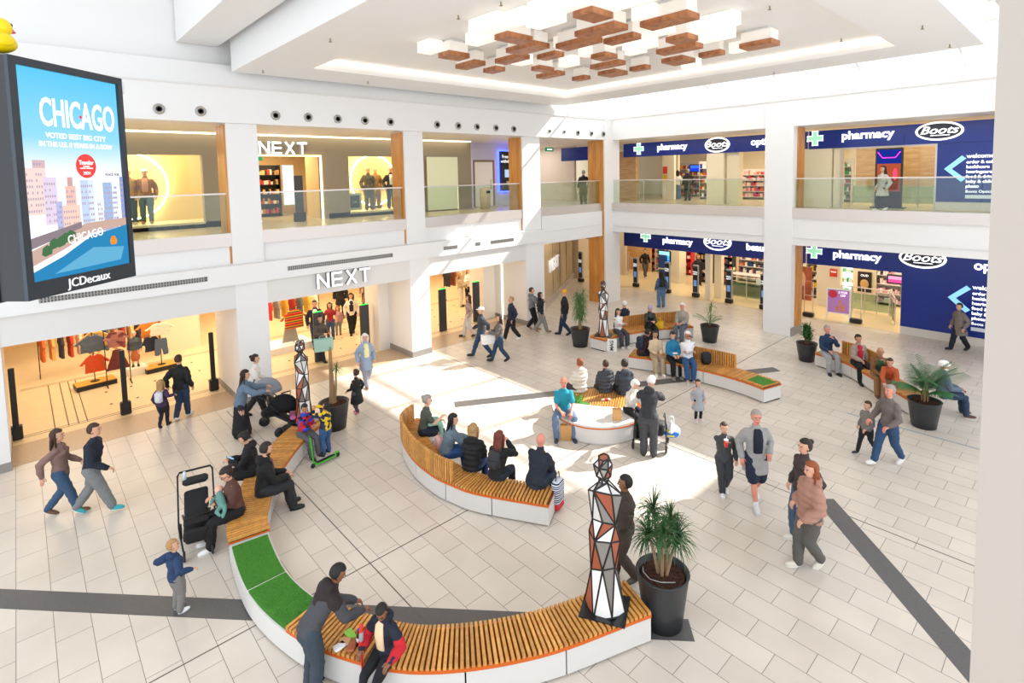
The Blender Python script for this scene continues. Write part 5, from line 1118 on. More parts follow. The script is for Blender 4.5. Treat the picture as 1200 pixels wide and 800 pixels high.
# ---- walkers on the hall floor ----
Pp('person in brown-pink top and blue jeans walking, at the far left of the hall', 75,602, 20,1.68, pose='walk',stride=.42,top=('#9a7468','jumper'),bottom=('#3d5e85','jeans'),hair=('brown','mid'),fem=True,arms=('fwd','back'),shoes='#6a4a30')
_,J = Pp('person in navy top, grey trousers and turquoise shoes striding at the left', 112,600, 15,1.76, pose='walk',stride=.5,top=('#151f38','jacket'),bottom=('#8d9090','trousers'),hair=('brown','short'),arms=('back','fwd'),shoes='#2fa0a8',lean=8)
_,J1 = Pp('girl with long fair hair and purple sleeves holding a hand at the left shop door', 192,500, 95,1.22, pose='walk',stride=.25,top=('#4a2a5a','jumper'),bottom=('#22202c','leggings'),hair=('blond','long'),fem=True,arms=('down',(.22,.03,-.12)),shoes='#1a1a1a')
backpack(J1,'#d8d8de','small pale rucksack on the back of the girl with long hair',.65)
Pp('man in black jacket and blue jeans at the left shop door, back turned', 214,490, 95,1.74, pose='walk',stride=.3,top=('#15151a','jacket'),bottom=('#2b4066','jeans'),hair=('brown','short'),arms=((-.2,.02,-.28),'down'),shoes='#e8e8ea')
Pp('woman in blue denim jacket and long black skirt pushing the grey-hooded pushchair', 284,512, 20,1.68, top=('#6f8aa6','jacket'),bottom=('#1c1c20','longskirt'),hair=('dk','long'),fem=True,arms=('push','push'),lean=14)
Pp('woman in white blouse walking behind the woman in the denim jacket', 300,487, 20,1.68, pose='walk',stride=.4,top=('#e6e0d8','jumper'),bottom=('#2a2a30','trousers'),hair=('dk','bun'),fem=True,arms=('fwd','fwd'),lean=6)
Pp('small boy in blue hooded top with arms held out, left of the green turf', 209,716, 55,1.08, top=('#1d3e70','hoodie'),bottom=('#8f8a84','trousers'),hair=('blond','short'),arms=((-.27,-.12,-.12),(.24,.1,-.16)),head=(-25,-5),shoes='#f0f0f0')
Pp('girl in long black dress and pink shoes in front of the central shop door', 419,485, 150,1.2, pose='walk',stride=.15,top=('#1d1c20','dress'),bottom=('#5a5660','leggings'),hair=('brown','bun'),fem=True,arms=('fwd','down'),shoes='#e07a90')
Pp('person in pale blue coat and light grey trousers near the bright floor patch', 430,452, 300,1.62, pose='walk',stride=.3,top=('#a9c0dc','coat'),bottom=('#a8aab8','trousers'),hair=('white','mid'),fem=True,extra={'inner':'#e8e0a8'},shoes='#7a5a50')
# family at the NEXT door
_,Jm = Pp('man in navy jacket and white shirt walking out of the shop', 371,407, 290,1.8, pose='walk',stride=.2,top=('#1c2438','jacket'),bottom=('#27406a','jeans'),hair=('dk','short'),extra={'inner':'#f0ece6'},shoes='#1a1a1a')
Pp('girl in bright red top and jeans beside the man in navy in the shop door', 388,397, 285,1.45, top=('#c41e28','tee'),bottom=('#3d5e8a','jeans'),hair=('brown','long'),fem=True)
Pp('small child in pink sweater and grey trousers in the shop door', 397,392, 285,1.15, top=('#e8a8a8','jumper'),bottom=('#a09a98','leggings'),hair=('ginger','mid'),fem=True,arms=('down','out'))
Pp('woman in cream jacket and black trousers in the shop door', 413,391, 290,1.68, pose='walk',stride=.3,top=('#ecdcca','jacket'),bottom=('#18181c','trousers'),hair=('dk','long'),fem=True,extra={'inner':'#22222a'},shoes='#1a1a1a')
_,Jt = Pp('person in grey coat and dark jeans carrying the large turquoise bag', 377,423, 330,1.62, pose='walk',stride=.3,top=('#6a6058','jumper'),bottom=('#243550','jeans'),hair=('brown','short'),arms=((-.05,.2,-.16),(.1,.2,-.16)),shoes='#1a1a1a')
carrier((Jt['hr'].x,Jt['hr'].y,Jt['hr'].z),1.2,.62,.2,.42,'#a9d8d0','large pale turquoise shopping bag carried in front of the shop door')
# third bay group
Pp('fair-haired woman in cream vest inside the third shop entrance', 540,359, 0,1.64, top=('#cdb48a','jacket'),bottom=('#d8cfc0','trousers'),hair=('blond','bob'),fem=True,arms=('fwd','phone'))
Pp('woman in white blouse and black trousers facing the viewer in the third shop entrance', 550,354, 270,1.68, top=('#f0ebe2','shirt'),bottom=('#1a1a1e','trousers'),hair=('ginger','mid'),fem=True,arms=('phone','phone'))
_,J = Pp('man in black jacket and jeans seen from behind in the third shop entrance', 562,358, 110,1.76, top=('#1d2026','jacket'),bottom=('#2d4a78','jeans'),hair=('ginger','short'))
backpack(J,'#6f6a64','grey rucksack on the man in the third shop entrance')
carrier((J['hr'].x,J['hr'].y,J['hr'].z),.6,.26,.12,.3,'#f0f0ee','white carrier bag beside the man with the grey rucksack')
Pp('person in pale pink top with white bag crossing in front of the third shop entrance', 550,394, 190,1.66, pose='walk',stride=.35,top=('#c9a598','jumper'),bottom=('#d8cfc6','trousers'),hair=('brown','mid'),fem=True)
_,Jc = Pp('man in white cap, dark grey jacket and jeans walking outside the third shop', 565,418, 185,1.78, pose='walk',stride=.5,top=('#3f4450','jacket'),bottom=('#2f4f7c','jeans'),hair=('#f0eeea','cap'),shoes='#1a1a1a',arms=('back','fwd'))
_,Jw = Pp('person in brown jacket and jeans holding a white shopping bag outside the third shop', 586,423, 190,1.62, pose='walk',stride=.45,top=('#7d7068','jacket'),bottom=('#2b4a72','jeans'),hair=('brown','mid'),fem=True,arms=((-.05,.22,-.16),(.05,.22,-.16)),shoes='#1a1a1a')
carrier((Jw['hr'].x,Jw['hr'].y,Jw['hr'].z+.05),1.3,.5,.18,.32,'#efece8','large white shopping bag held by the person in the brown jacket')
Pp('person in navy top and black trousers by the white pier reveal', 600,398, 200,1.68, pose='walk',stride=.45,top=('#1e2c50','jacket'),bottom=('#1f2026','trousers'),hair=('blond','short'),shoes='#f0f0f0')
Pp('person in grey hooded top and dark trousers left of the slanting shop front', 624,386, 0,1.74, pose='walk',stride=.25,top=('#8b8b90','hoodie'),bottom=('#17181e','trousers'),hair=('brown','short'),arms=('push','push'),shoes='#b08060')
Pp('person in black jacket and pale grey trousers just beside the slanting shop front', 634,389, 0,1.62, pose='walk',stride=.4,top=('#1f1f24','jacket'),bottom=('#a5a2a0','trousers'),hair=('dk','mid'),fem=True,shoes='#a06a40')
Pp('person in yellow beanie and black jacket left of the weeping plant', 662,392, 175,1.8, pose='walk',stride=.3,top=('#17181e','jacket'),bottom=('#223a5e','jeans'),hair=('#e0a018','beanie'),shoes='#1a1a1a')
# pharmacy side
Pp('man in black top and khaki trousers walking out of the pharmacy', 756,325, 275,1.74, pose='walk',stride=.4,top=('#121214','jumper'),bottom=('#5f5648','trousers'),hair=('black','short'),shoes='#e8e8e8')
_,J = Pp('woman in denim shirt and wide blue jeans in front of the pharmacy', 775,360, 95,1.68, top=('#4f6f9a','jacket'),bottom=('#5f86b4','trousers'),hair=('black','long'),fem=True)
backpack(J,'#15151a','black rucksack on the woman in denim in front of the pharmacy',.9)
Pp('woman in long dark coat standing inside the pharmacy by the red shelf', 818,334, 265,1.7, top=('#1c1a1c','coat'),bottom=('#1a1a20','trousers'),hair=('ginger','mid'),fem=True)
Pp('person in brown coat walking past the dark blue welcome wall', 1124,410, 185,1.64, pose='walk',stride=.45,top=('#8f7f78','coat'),bottom=('#1b2130','trousers'),hair=('dk','short'),shoes='#1a1a1a',lean=6)
Pp('person in dark coat by the upper glass balustrade beside the corner column', 684,240, 100,1.74, z=4.65, top=('#1e1a1c','coat'),bottom=('#1a1a1e','trousers'),hair=('grey','short'))
Pp('woman in white top and long blue skirt in the upper pharmacy', 794,233, 80,1.64, z=4.65, top=('#ece8e0','jumper'),bottom=('#5f86a8','longskirt'),hair=('black','bob'),fem=True)
Pp('person in long dark overcoat in the upper pharmacy', 806,235, 95,1.7, z=4.65, top=('#26221f','coat'),bottom=('#1c1c20','trousers'),hair=('grey','short'))
person('woman in pale grey poncho and black leggings on the upper gallery by the neon screen', (-5.4,22.9,4.655), 185, 1.62, pose='walk',stride=.2,top=('#cfc6be','coat'),bottom=('#1a1a1e','leggings'),hair=('brown','mid'),fem=True,shoes='#f0f0f0')
# right half walkers
Pp('little girl in light grey dress standing alone between the benches', 818,492, 275,1.02, top=('#b9bcc2','dress'),bottom=('#1c1c22','leggings'),hair=('brown','pony'),fem=True,shoes='#f0d8d8')
_,J = Pp('boy in dark grey tracksuit sipping from a red cup', 848,577, 262,1.42, pose='walk',stride=.15,top=('#4c4d52','jacket'),bottom=('#3f4046','trousers'),hair=('brown','short'),arms=('down',(.0,.13,-.02)),shoes='#e8e8ea')
def cup(loc, col, lab, h=.13, r=.04, lid='#f4f2ee'):
    t = thing('drink_cup', lab, 'cup', (loc[0],loc[1],loc[2])); link('cup_body', MB().lathe([(r*.75,0),(r,h)],n=16), mat(col,.45), t, True); link('lid', MB().lathe([(r*1.06,h),(r*1.04,h+.012)],n=16), mat(lid,.4), t, True); link('straw', MB().tube([(0,0,h),(.015,0,h+.08)],.004,5), mat('#ffffff',.5), t, True)
cup(J['hr']+Vector((.02,-.06,-.05)),'#e0382a','red drink cup held by the boy in the tracksuit')
Pp('man in light grey cardigan and navy shorts walking toward the viewer', 885,588, 262,1.8, pose='walk',stride=.35,top=('#b5b3b0','cardigan'),bottom=('#1f2a48','shorts'),hair=('grey','short'),skin='r',extra={'inner':'#15182a'},shoes='#d8d8dc',arms=('pocket','down'))
Pp('person in pink padded jacket and grey trousers walking on the grey floor band', 948,663, 190,1.72, pose='walk',stride=.25,top=('#c98f78','puffer'),bottom=('#6a6660','trousers'),hair=('ginger','mid'),fem=True,arms=('fwd','pocket'),shoes='#d8d0c0')
Pp('dark-haired person in jeans just behind the pink padded jacket', 941,631, 190,1.76, pose='walk',stride=.2,top=('#4a3a3a','jacket'),bottom=('#4f6a88','jeans'),hair=('dk','bun'),fem=True,shoes='#d8d0c0')
Pp('man in brown-grey jumper and blue jeans walking at the right', 1040,543, 195,1.72, pose='walk',stride=.5,top=('#7d706a','jumper'),bottom=('#2d5484','jeans'),hair=('grey','short'),skin='r',arms=('fwd','fwd'),shoes='#e0ddd8')
Pp('child in grey sweater and black leggings walking in front of the man in jeans', 1015,531, 195,1.16, pose='walk',stride=.5,top=('#8f8a84','jumper'),bottom=('#22242c','leggings'),hair=('brown','short'),arms=('fwd','down'),shoes='#2b2b30')
Pp('person in dark jacket and brown trousers passing behind the near statue', 733,680, 170,1.7, pose='walk',stride=.25,top=('#4a382e','jacket'),bottom=('#5a483c','trousers'),hair=('black','short'),skin='b',arms=('fwd','down'),shoes='#5a5650')
# ---- man with rollator ----
_,Jr = Pp('white-haired man in dark fleece and grey trousers leaning on his walking frame', 760,534, 70,1.78, top=('#34353a','hoodie'),bottom=('#4b4c52','trousers'),hair=('white','short'),lean=24,arms=('push','push'),head=(-30,20))
m = Jr['M']; t = thing('rollator', 'black wheeled walking frame in front of the white-haired standing man', 'walking frame', (m.translation.x,m.translation.y,0), m.to_euler().z)
for x in (-.36,.36):
    for y in (.22,.72):
        link('wheel', MB().lathe([(.02,-.02),(.1,-.02),(.115,0),(.1,.02),(.02,.02)],n=20,M=Matrix.Translation((x,y,.115))@Matrix.Rotation(PI/2,4,'Y')), DARK, t, True)
    link('side_frame', MB().tube([(x,.22,.115),(x*.95,.36,.5),(x*.9,.3,.88),(x*.9,.18,.9)],.014,6).tube([(x,.72,.115),(x*.95,.5,.55)],.014,6), mat('#3a3b40',.35,.5), t, True); link('grip', MB().tube([(x*.9,.22,.9),(x*.9,.08,.9)],.02,8), DARK, t, True)
link('seat_pad', MB().cbox((0,.46,.56),(.62,.3,.05),bev=.02), mat('#1a1a1c',.6), t, True); link('basket', MB().cbox((0,.6,.36),(.56,.26,.22),bev=.03), mat('#26262a',.8), t)
c = Jr['hr']+Vector((.22,.1,0)); c.z = .66; t = thing('carrier_bag','bulging white, blue and yellow plastic carrier bag hanging from the walking frame','bag',(c.x,c.y,c.z-.5), math.radians(30))
q = MB().ell((0,0,.16),(.2,.12,.17),18,12).tube([(0,0,.2),(0,0,.36)],[(.17,.09),(.07,.03)],12); link('bag_body', remesh(q,.014,2,.012,9,3), mat('#eceef2',.4,bump=.3,bscale=20), t, True)
link('blue_print', MB().ell((0,-.012,.13),(.185,.122,.12),18,12), mat('#1c74cc',.4), t, True); link('yellow_badge', MB().ell((-.02,-.1,.2),(.07,.045,.05),14,8), mat('#f2d81c',.4), t, True); link('yellow_strip', MB().cbox((-.01,-.13,.1),(.16,.03,.03),bev=.008), mat('#f2d81c',.4), t)
for y in (-.02,.02): link('handle', MB().tube([(-.06,y,.34),(-.04,y,.5),(.04,y,.5),(.06,y,.34)],.01,6), mat('#eceef2',.4), t, True)
# ---- seated: long foreground bench ----
_,Jb = Ps('woman in brown jumper and black trousers cradling a baby on the long bench', -9.98,2.48, 215,1.68, top=('#6d3f34','jumper'),bottom=('#17171a','trousers'),hair=('dk','bun'),fem=True,arms=((-.02,.14,-.16),(.05,.16,-.12)),head=(15,25),shoes='#f2f0ee',lean=8,extra={'glasses':1})
bb = Jb['M'] @ Vector((0,.24,.78)); rzb = Jb['M'].to_euler().z
tb = thing('baby', 'baby in teal sleepsuit held in the arms of the woman in the brown jumper', 'baby', bb, rzb)
q = MB().tube([(-.2,0,-.02),(-.05,0,0),(.08,.0,.04)],[.055,.075,.06],12).tube([(.06,.05,.03),(-.04,.14,.03),(-.12,.16,.02)],[.028,.024,.018],8).tube([(-.2,.03,-.02),(-.3,.1,-.04),(-.36,.06,-.08)],[.04,.034,.024],8).tube([(-.2,-.03,-.02),(-.32,-.02,-.05),(-.4,.02,-.1)],[.04,.034,.024],8)
q.ell((.18,0,.08),(.075,.065,.07),14,10); bm_ = remesh(q,.01,2)
f = MB().ell((.18,0,.08),(.079,.069,.074),16,12); f.ell((.19,.064,.1),(.01,.01,.01),6,4).ell((.16,.058,.1),(.006,.006,.006),6,4,1).ell((.21,.058,.1),(.006,.006,.006),6,4,1)
bo = link('body', f, [mat('#e8b49c',.5,name='skin'), mat('#30241e',.5)], tb, True); link('sleepsuit', bm_, mat('#5f8f86',.8), tb, True)
Ps('bearded man in black coat and dark trousers on the inner edge of the long bench', -10.28,3.02, 35,1.78, top=('#141416','coat'),bottom=('#2c2d31','trousers'),hair=('dk','short'),arms=('lap','lap'),extra={'beard':1,'hood':1,'inner':'#6a4a50'},shoes='#1a1a1a',lean=6,head=(10,8))
_,J = Ps('woman in black hooded coat looking down at a phone on the long bench', -11.15,3.12, 200,1.64, top=('#17171b','hoodie'),bottom=('#1a1a1e','trousers'),hair=('black','bun'),fem=True,arms=('phone','phone'),head=(0,25),lean=10)
def phone(p, lab, rz=0): t = thing('mobile_phone', lab, 'phone', p, rz); link('case', MB().cbox((0,0,0),(.075,.15,.01),bev=.003,rx=.6), DARK, t); link('screen', MB().cbox((0,-.0035,.0055),(.068,.14,.002),rx=.6), emis('#a8c8e8',.8), t)
phone((J['hl']+J['hr'])/2+Vector((0,0,.05)),'mobile phone held by the woman in the black hooded coat',J['M'].to_euler().z)
SPID = checkmat('red_blue_print',['#c81e24','#1e3fae','#c81e24','#2a50c8','#15151a'],16,'v'); YNV = checkmat('yellow_navy_print',['#e8c020','#1a2038','#e8c020','#2a3050','#1a2038'],14,'v')
_,J = Ps('boy in red and blue patterned jacket sitting at the far end of the long bench', -12.05,4.45, 330,1.4, top=('#c82028','jacket',SPID),bottom=('#6a6a70','trousers'),hair=('black','short'),skin='t',arms=('phone','phone'),head=(-10,15),lean=8)
Pp('boy in yellow and navy patterned top and jeans reaching up to the statue', 383,531, 150,1.2, top=('#e8c020','jumper',YNV),bottom=('#3a6aa8','jeans'),hair=('black','short'),skin='t',arms=((-.05,.24,.03),(.02,.26,.06)),head=(0,-25))
# green scooter lying by the bench
g = Vector((*gp(366,549),0)); g2 = Vector((*gp(396,535),0)); dv = g2-g; t = thing('kick_scooter', 'bright green kick scooter standing by the boys at the bench end', 'scooter', g, math.atan2(dv.y,dv.x)); GRN = mat('#3fc01e',.35)
Ls = .62
link('deck', MB().cbox((Ls*.52,0,.075),(Ls*.8,.11,.03),bev=.01), GRN, t); link('grip_tape', MB().cbox((Ls*.52,0,.092),(Ls*.7,.09,.004)), DARK, t)
link('steering_column', MB().tube([(.04,0,.07),(-.02,0,.72)],.016,8), GRN, t, True); link('handlebar', MB().tube([(-.02,-.17,.72),(-.02,.17,.72)],.014,8), DARK, t, True)
for x in (0.02,Ls): link('wheel', MB().lathe([(.015,-.015),(.045,-.015),(.055,0),(.045,.015),(.015,.015)],n=18,M=Matrix.Translation((x,0,.055))@Matrix.Rotation(PI/2,4,'X')), DARK, t, True)
link('rear_brake', MB().cbox((Ls-.02,0,.115),(.12,.06,.01),bev=.003), GRN, t)
# foreground pair
_,Jf = Ps('boy in navy and red jacket and black leggings sitting on the near bench', -5.66,2.95, 245,1.36, top=('#1a2038','jacket'),bottom=('#14151c','leggings'),hair=('black','short'),skin='b',arms=((-.2,.18,-.16),(.14,.14,-.2)),extra={'inner':'#e8c8a0','hood':1,'sleeves':'#c01828'},head=(20,30),shoes='#1a1a1a',lean=4)
_,Jg = Pp('man in grey and black jacket and blue-grey trousers bending over the near bench', 366,812, 40,1.6, top=('#4d4e54','jacket'),bottom=('#3d4c5a','trousers'),hair=('black','short'),skin='b',lean=38,arms=((-.04,.2,-.22),(.12,.2,-.2)),head=(-15,15),extra={'yoke':'#2a1f1e'})
# sleeve accents, crutch-like scooter bar, snacks
p = Jf['hr']; t = thing('scooter_handle', 'red scooter pole with grey grip held by the seated boy in navy and red', 'scooter pole', (p.x,p.y,0)); link('pole', MB().tube([(0,0,.02),(0,0,p.z)],.014,8), mat('#c01820',.35), t, True); link('crossbar', MB().tube([(-.02,0,p.z+.04),(.02,.0,p.z+.3)],.024,8), mat('#d82a20',.4), t, True); link('grip', MB().tube([(0.005,0,p.z+.12),(.012,0,p.z+.2)],.027,8), mat('#9a9a9e',.4), t, True); link('foot', MB().lathe([(.03,0),(.03,.03)],n=12), DARK, t, True)
sx,sy = gp(414,752,.45)
for i,(px,py,c,nm,lab) in enumerate([(410,743,'#8fd048','snack_packet','bright green snack packet on the near bench'),(404,752,'#d8a070','snack_packet','orange snack packet on the near bench between the pair'),(398,758,'#f0f0f0','snack_packet','white paper snack wrapper on the near bench'),(412,758,'#b0603a','snack_packet','brown crisp packet on the near bench beside the bottle')]):
    x,y = gp(px,py,.46); t = thing(nm, lab, 'packet', (x,y,.452), i*.8); link('wrapper', MB().cbox((0,0,.018),(.15,.1,.034),bev=.012), mat(c,.4,bump=.4,bscale=30), t, True); link('crimped_end', MB().cbox((.085,0,.018),(.02,.1,.006)), mat(c,.4), t)
x,y = gp(421,754,.46); t = thing('drink_bottle', 'dark cola bottle with blue cap on the near bench', 'bottle', (x,y,.452)); link('bottle_body', MB().lathe([(.03,0),(.033,.02),(.033,.12),(.013,.17),(.013,.185)],n=16), mat('#2a1812',.15), t, True); link('cap', MB().lathe([(.015,.185),(.015,.205)],n=12), mat('#2040c0',.4), t, True); link('label_band', MB().lathe([(.034,.05),(.034,.1)],n=16), mat('#e8e8f0',.4), t, True)
# ---- seated: centre bench (backs to us) ----
_,J = Ps('grey-haired woman in olive green top at the left end of the centre bench', -10.15,6.42, 20,1.66, top=('#5a6252','tee'),bottom=('#1f2a3c','trousers'),hair=('grey','bun'),fem=True,arms=('lap','phone'),lean=10,head=(-10,5),skin='f')
t = thing('folded_coat', 'mint green coat draped over the lap of the woman in olive green', 'coat', J['lap'], J['M'].to_euler().z); q = MB().cbox((0,-.02,.05),(.36,.3,.09),bev=.03).cbox((.12,.12,-.12),(.22,.1,.36),bev=.04); link('cloth', remesh(q,.014,3,.012,8,4), mat('#8fb8a4',.85,bump=.3,bscale=30), t, True)
_,J = Ps('woman with long black hair in denim jacket beside the backrest end', -9.0,6.22, 25,1.66, top=('#6f8797','jacket'),bottom=('#2a5aa0','jeans'),hair=('black','long'),fem=True,arms=('knee','knee'),lean=18,head=(-30,0))
c = J['M'] @ Vector((-.3,-.05,.46)); t = thing('handbag', 'pale pink handbag beside the woman in the denim jacket', 'bag', (c.x,c.y,.452), J['M'].to_euler().z); link('bag_body', MB().cbox((0,0,.14),(.26,.14,.28),bev=.04), mat('#d8a8a8',.6), t, True); link('strap', MB().tube([(-.1,0,.27),(0,0,.38),(.1,0,.27)],.01,6), mat('#b88888',.6), t, True)
Ps('fair-haired person in black hooded padded jacket on the centre bench, facing away', -8.2,6.28, 75,1.66, top=('#1b1b1e','puffer'),bottom=('#2b5090','jeans'),hair=('blond','mid'),fem=True,arms=('lap','lap'),lean=12)
_,J = Ps('woman with long auburn hair and black coat on the centre bench, facing away', -7.62,6.42, 65,1.66, top=('#18181b','jacket'),bottom=('#26324a','jeans'),hair=('auburn','long'),fem=True,arms=('lap','chin'),lean=14)
backpack(J,'#2c2d31','small grey-black leather backpack on the woman with auburn hair',.85)
_,J = Ps('bald man in navy waterproof jacket at the right end of the centre bench', -6.92,6.78, 60,1.78, top=('#1f2838','jacket'),bottom=('#2b3a52','jeans'),hair=('grey','none'),skin='r',arms=('lap','lap'),lean=20,build=1.12)
CHK = checkmat('navy_white_check',['#1c2440','#e8e8ee','#1c2440','#c8ccd8'],12,'stripe')
c = J['M'] @ Vector((.36,.16,0)); t = thing('checked_bag', 'navy and white checked bag with red base at the bench end', 'bag', (c.x,c.y,.0), J['M'].to_euler().z); link('bag_body', MB().cbox((0,0,.36),(.16,.3,.44),bev=.04), CHK, t, True); link('red_base', MB().cbox((0,0,.1),(.15,.28,.12),bev=.03), mat('#c8202c',.6), t, True); link('handle', MB().tube([(0,-.08,.56),(0,-.06,.7),(0,.06,.7),(0,.08,.56)],.01,6), mat('#1c2440',.6), t, True)
# ---- seated: round pod ----
_,J = Ps('bald man in turquoise polo shirt and jeans with knees apart on the pod bench', -8.62,9.42, 268,1.78, top=('#12a8c4','tee'),bottom=('#6f8cb0','jeans'),hair=('grey','none'),skin='r',arms=('knee','lap'),lean=10,spread=.1,kneeout=.3,shoes='#2f3a48')
c = J['M'] @ Vector((-.02,.42,0)); carrier((c.x,c.y,0),J['M'].to_euler().z,.26,.14,.36,'#c9955a','brown paper carrier bag between the feet of the man in turquoise',stand=True,name='paper_bag')
Ps('red-haired person in cream padded coat on the pod bench, back turned', -9.22,10.72, 112,1.66, top=('#e0d2c4','puffer'),bottom=('#3a3a44','trousers'),hair=('ginger','bun'),fem=True,arms=('lap','lap'))
Ps('brown-haired person in charcoal padded jacket in the middle of the pod bench trio', -8.72,11.18, 100,1.6, top=('#4a4e58','puffer'),bottom=('#26262c','trousers'),hair=('brown','short'),arms=('lap','lap'))
_,J = Ps('dark-haired man in slate hooded jacket with white lettering, right of the pod bench trio', -8.26,11.38, 92,1.76, top=('#3d4856','hoodie'),bottom=('#26262c','trousers'),hair=('dk','short'),arms=('lap','lap'))
_,Jn = Ps('white-haired woman in cream jacket eating on the pod bench', -7.55,10.62, 300,1.6, top=('#e2d9cc','jacket'),bottom=('#1f2026','trousers'),hair=('white','curly'),fem=True,skin='f',arms=('chin','chin'),head=(10,20),lean=12)
c = (Jn['hl']+Jn['hr'])/2; t = thing('sandwich', 'sandwich in a paper wrap held by the white-haired woman', 'sandwich', c+Vector((0,0,.03)), .5); link('bread', MB().cbox((0,0,0),(.12,.07,.06),bev=.02), mat('#b8803a',.7), t, True); link('paper_wrap', MB().cbox((0,0,-.03),(.13,.08,.05),bev=.01), mat('#f0ece4',.6), t)
x,y = gp(723,491,.46); carrier((x,y,.452),.9,.2,.12,.26,'#d9a468','small brown paper food bag on the marble top',stand=True,name='paper_bag')
x,y = gp(710,469,.46); t = thing('food_wrap', 'rolled sandwich wrap lying on the pod bench slats', 'food', (x,y,.452), .9); link('roll', MB().tube([(-.09,0,.03),(.09,0,.03)],.03,10), mat('#f0ddd0',.6), t, True); link('printed_band', MB().tube([(-.03,0,.03),(.05,0,.03)],.0315,10), mat('#c05040',.6), t, True)
# ---- seated: far bench ----
Ps('woman with long brown hair in white top and grey trousers by the letter board', -11.72,15.78, 290,1.64, top=('#f0ecea','jumper'),bottom=('#4a4c54','trousers'),hair=('brown','long'),fem=True,arms=('fold','fold'),shoes='#e8e8e8')
Ps('white-haired man in navy jumper sitting with his back turned on the far bench', -12.15,16.75, 110,1.74, top=('#18243c','jumper'),bottom=('#2a2a30','trousers'),hair=('white','short'),arms=('lap','lap'))
_,J = Ps('person in black leather jacket and lilac beanie on the far bench', -11.2,17.0, 275,1.66, top=('#1c1c1f','jacket','leather'),bottom=('#151518','trousers'),hair=('#a89ab0','beanie'),fem=True,arms=('phone','phone'),head=(0,22))
c = J['M'] @ Vector((-.34,.05,.46)); carrier((c.x,c.y,.452),.4,.3,.14,.26,'#e8b418','bright yellow bag on the far bench beside the leather jacket',stand=True)
Ps('white-haired man in pale beige jacket at the right end of the far bench', -10.42,17.95, 235,1.72, top=('#b8ae9c','jacket'),bottom=('#6a7684','trousers'),hair=('white','short'),skin='r',arms=('lap','lap'),head=(-20,0))
# ---- seated: near row of the right-hand S bench ----
_,J = Ps('dark-haired person in maroon hooded top bending at the end of the second bench', -9.72,14.28, 20,1.6, top=('#4a1c24','hoodie'),bottom=('#1c1c22','trousers'),hair=('black','short'),skin='t',lean=26,arms=('knee','knee'))
backpack(J,'#1c2438','navy rucksack on the person in the maroon top',1.0)
Ps('boy in beige tracksuit and white trainers on the second bench', -9.3,14.42, 272,1.56, top=('#d9bd98','jumper'),bottom=('#d2b48e','trousers'),hair=('black','short'),skin='t',arms=('lap','lap'),head=(-25,0),shoes='#f2f0ec')
_,J = Ps('woman in bright blue jacket and black trousers on the second bench', -8.82,14.62, 272,1.62, top=('#1490c8','jacket'),bottom=('#15161a','trousers'),hair=('dk','bun'),fem=True,arms=('lap','lap'),head=(0,10),shoes='#8a8078')
t = thing('book', 'pale green booklet held by the woman in the bright blue jacket', 'booklet', J['lap']+Vector((0,0,.07)), J['M'].to_euler().z); link('cover', MB().cbox((0,0,0),(.2,.15,.012)), mat('#b8d8c8',.6), t); link('pages', MB().cbox((0,0,.008),(.19,.14,.006)), mat('#f4f2ea',.7), t)
Ps('grey-haired man in white shirt, sunglasses and jeans with folded arms', -8.35,14.7, 262,1.78, top=('#ebe8ee','shirt'),bottom=('#2d5c98','jeans'),hair=('white','short'),skin='t',arms=('fold','fold'),extra={'glasses':1},spread=.04,shoes='#b8a898')
x,y = gp(810,418,.46); cup((x,y,.452),'#f0e8dc','white takeaway cup on the bench right of the man in the white shirt')
x,y = -7.86,14.9; t = thing('rucksack', 'black rucksack leaning on the bench right of the man in the white shirt', 'bag', (x,y,.452), .8); link('sack', MB().cbox((0,0,.18),(.28,.16,.36),bev=.05), mat('#17171b',.7), t, True); link('pocket', MB().cbox((0,-.09,.12),(.2,.05,.16),bev=.02), mat('#17171b',.7), t, True)
# ---- seated: right bench ----
_,J = Ps('grey-haired man in navy jumper and pale jeans on the right-hand bench', -5.62,18.2, 262,1.76, top=('#1a3a66','jumper'),bottom=('#b9bcc0','jeans'),hair=('grey','short'),skin='r',arms=('chin','lap'),shoes='#1a1a1a',lean=-2)
_,J = Ps('dark-haired woman in beige coat over red top on the right-hand bench', -4.72,17.95, 262,1.66, top=('#b79d8c','coat'),bottom=('#121214','trousers'),hair=('black','bun'),fem=True,skin='t',extra={'inner':'#a81424'},arms=('bench','lap'),shoes='#1a1a1a')
Ps('elderly balding man in brown cardigan and tan trousers on the right-hand bench', -4.05,17.28, 250,1.66, top=('#8f5a2c','cardigan'),bottom=('#b07a48','trousers'),hair=('grey','fringe'),skin='t',lean=16,arms=('chin','lap'),extra={'inner':'#2a5a40'},shoes='#7a4024')
_,J = Ps('person in bright orange top at the front edge of the right-hand bench', -3.72,17.0, 235,1.5, top=('#e05a20','jumper'),bottom=('#b08060','trousers'),hair=('brown','short'),lean=30,arms=('knee','knee'))
Ps('man in white turban and blue-grey jacket behind the arching palm', -2.55,16.85, 340,1.7, top=('#6a7c92','jacket'),bottom=('#2c4668','jeans'),hair=('#eeeae4','turban'),skin='t',extra={'beard':1},arms=('lap','lap'),shoes='#5a3a20')

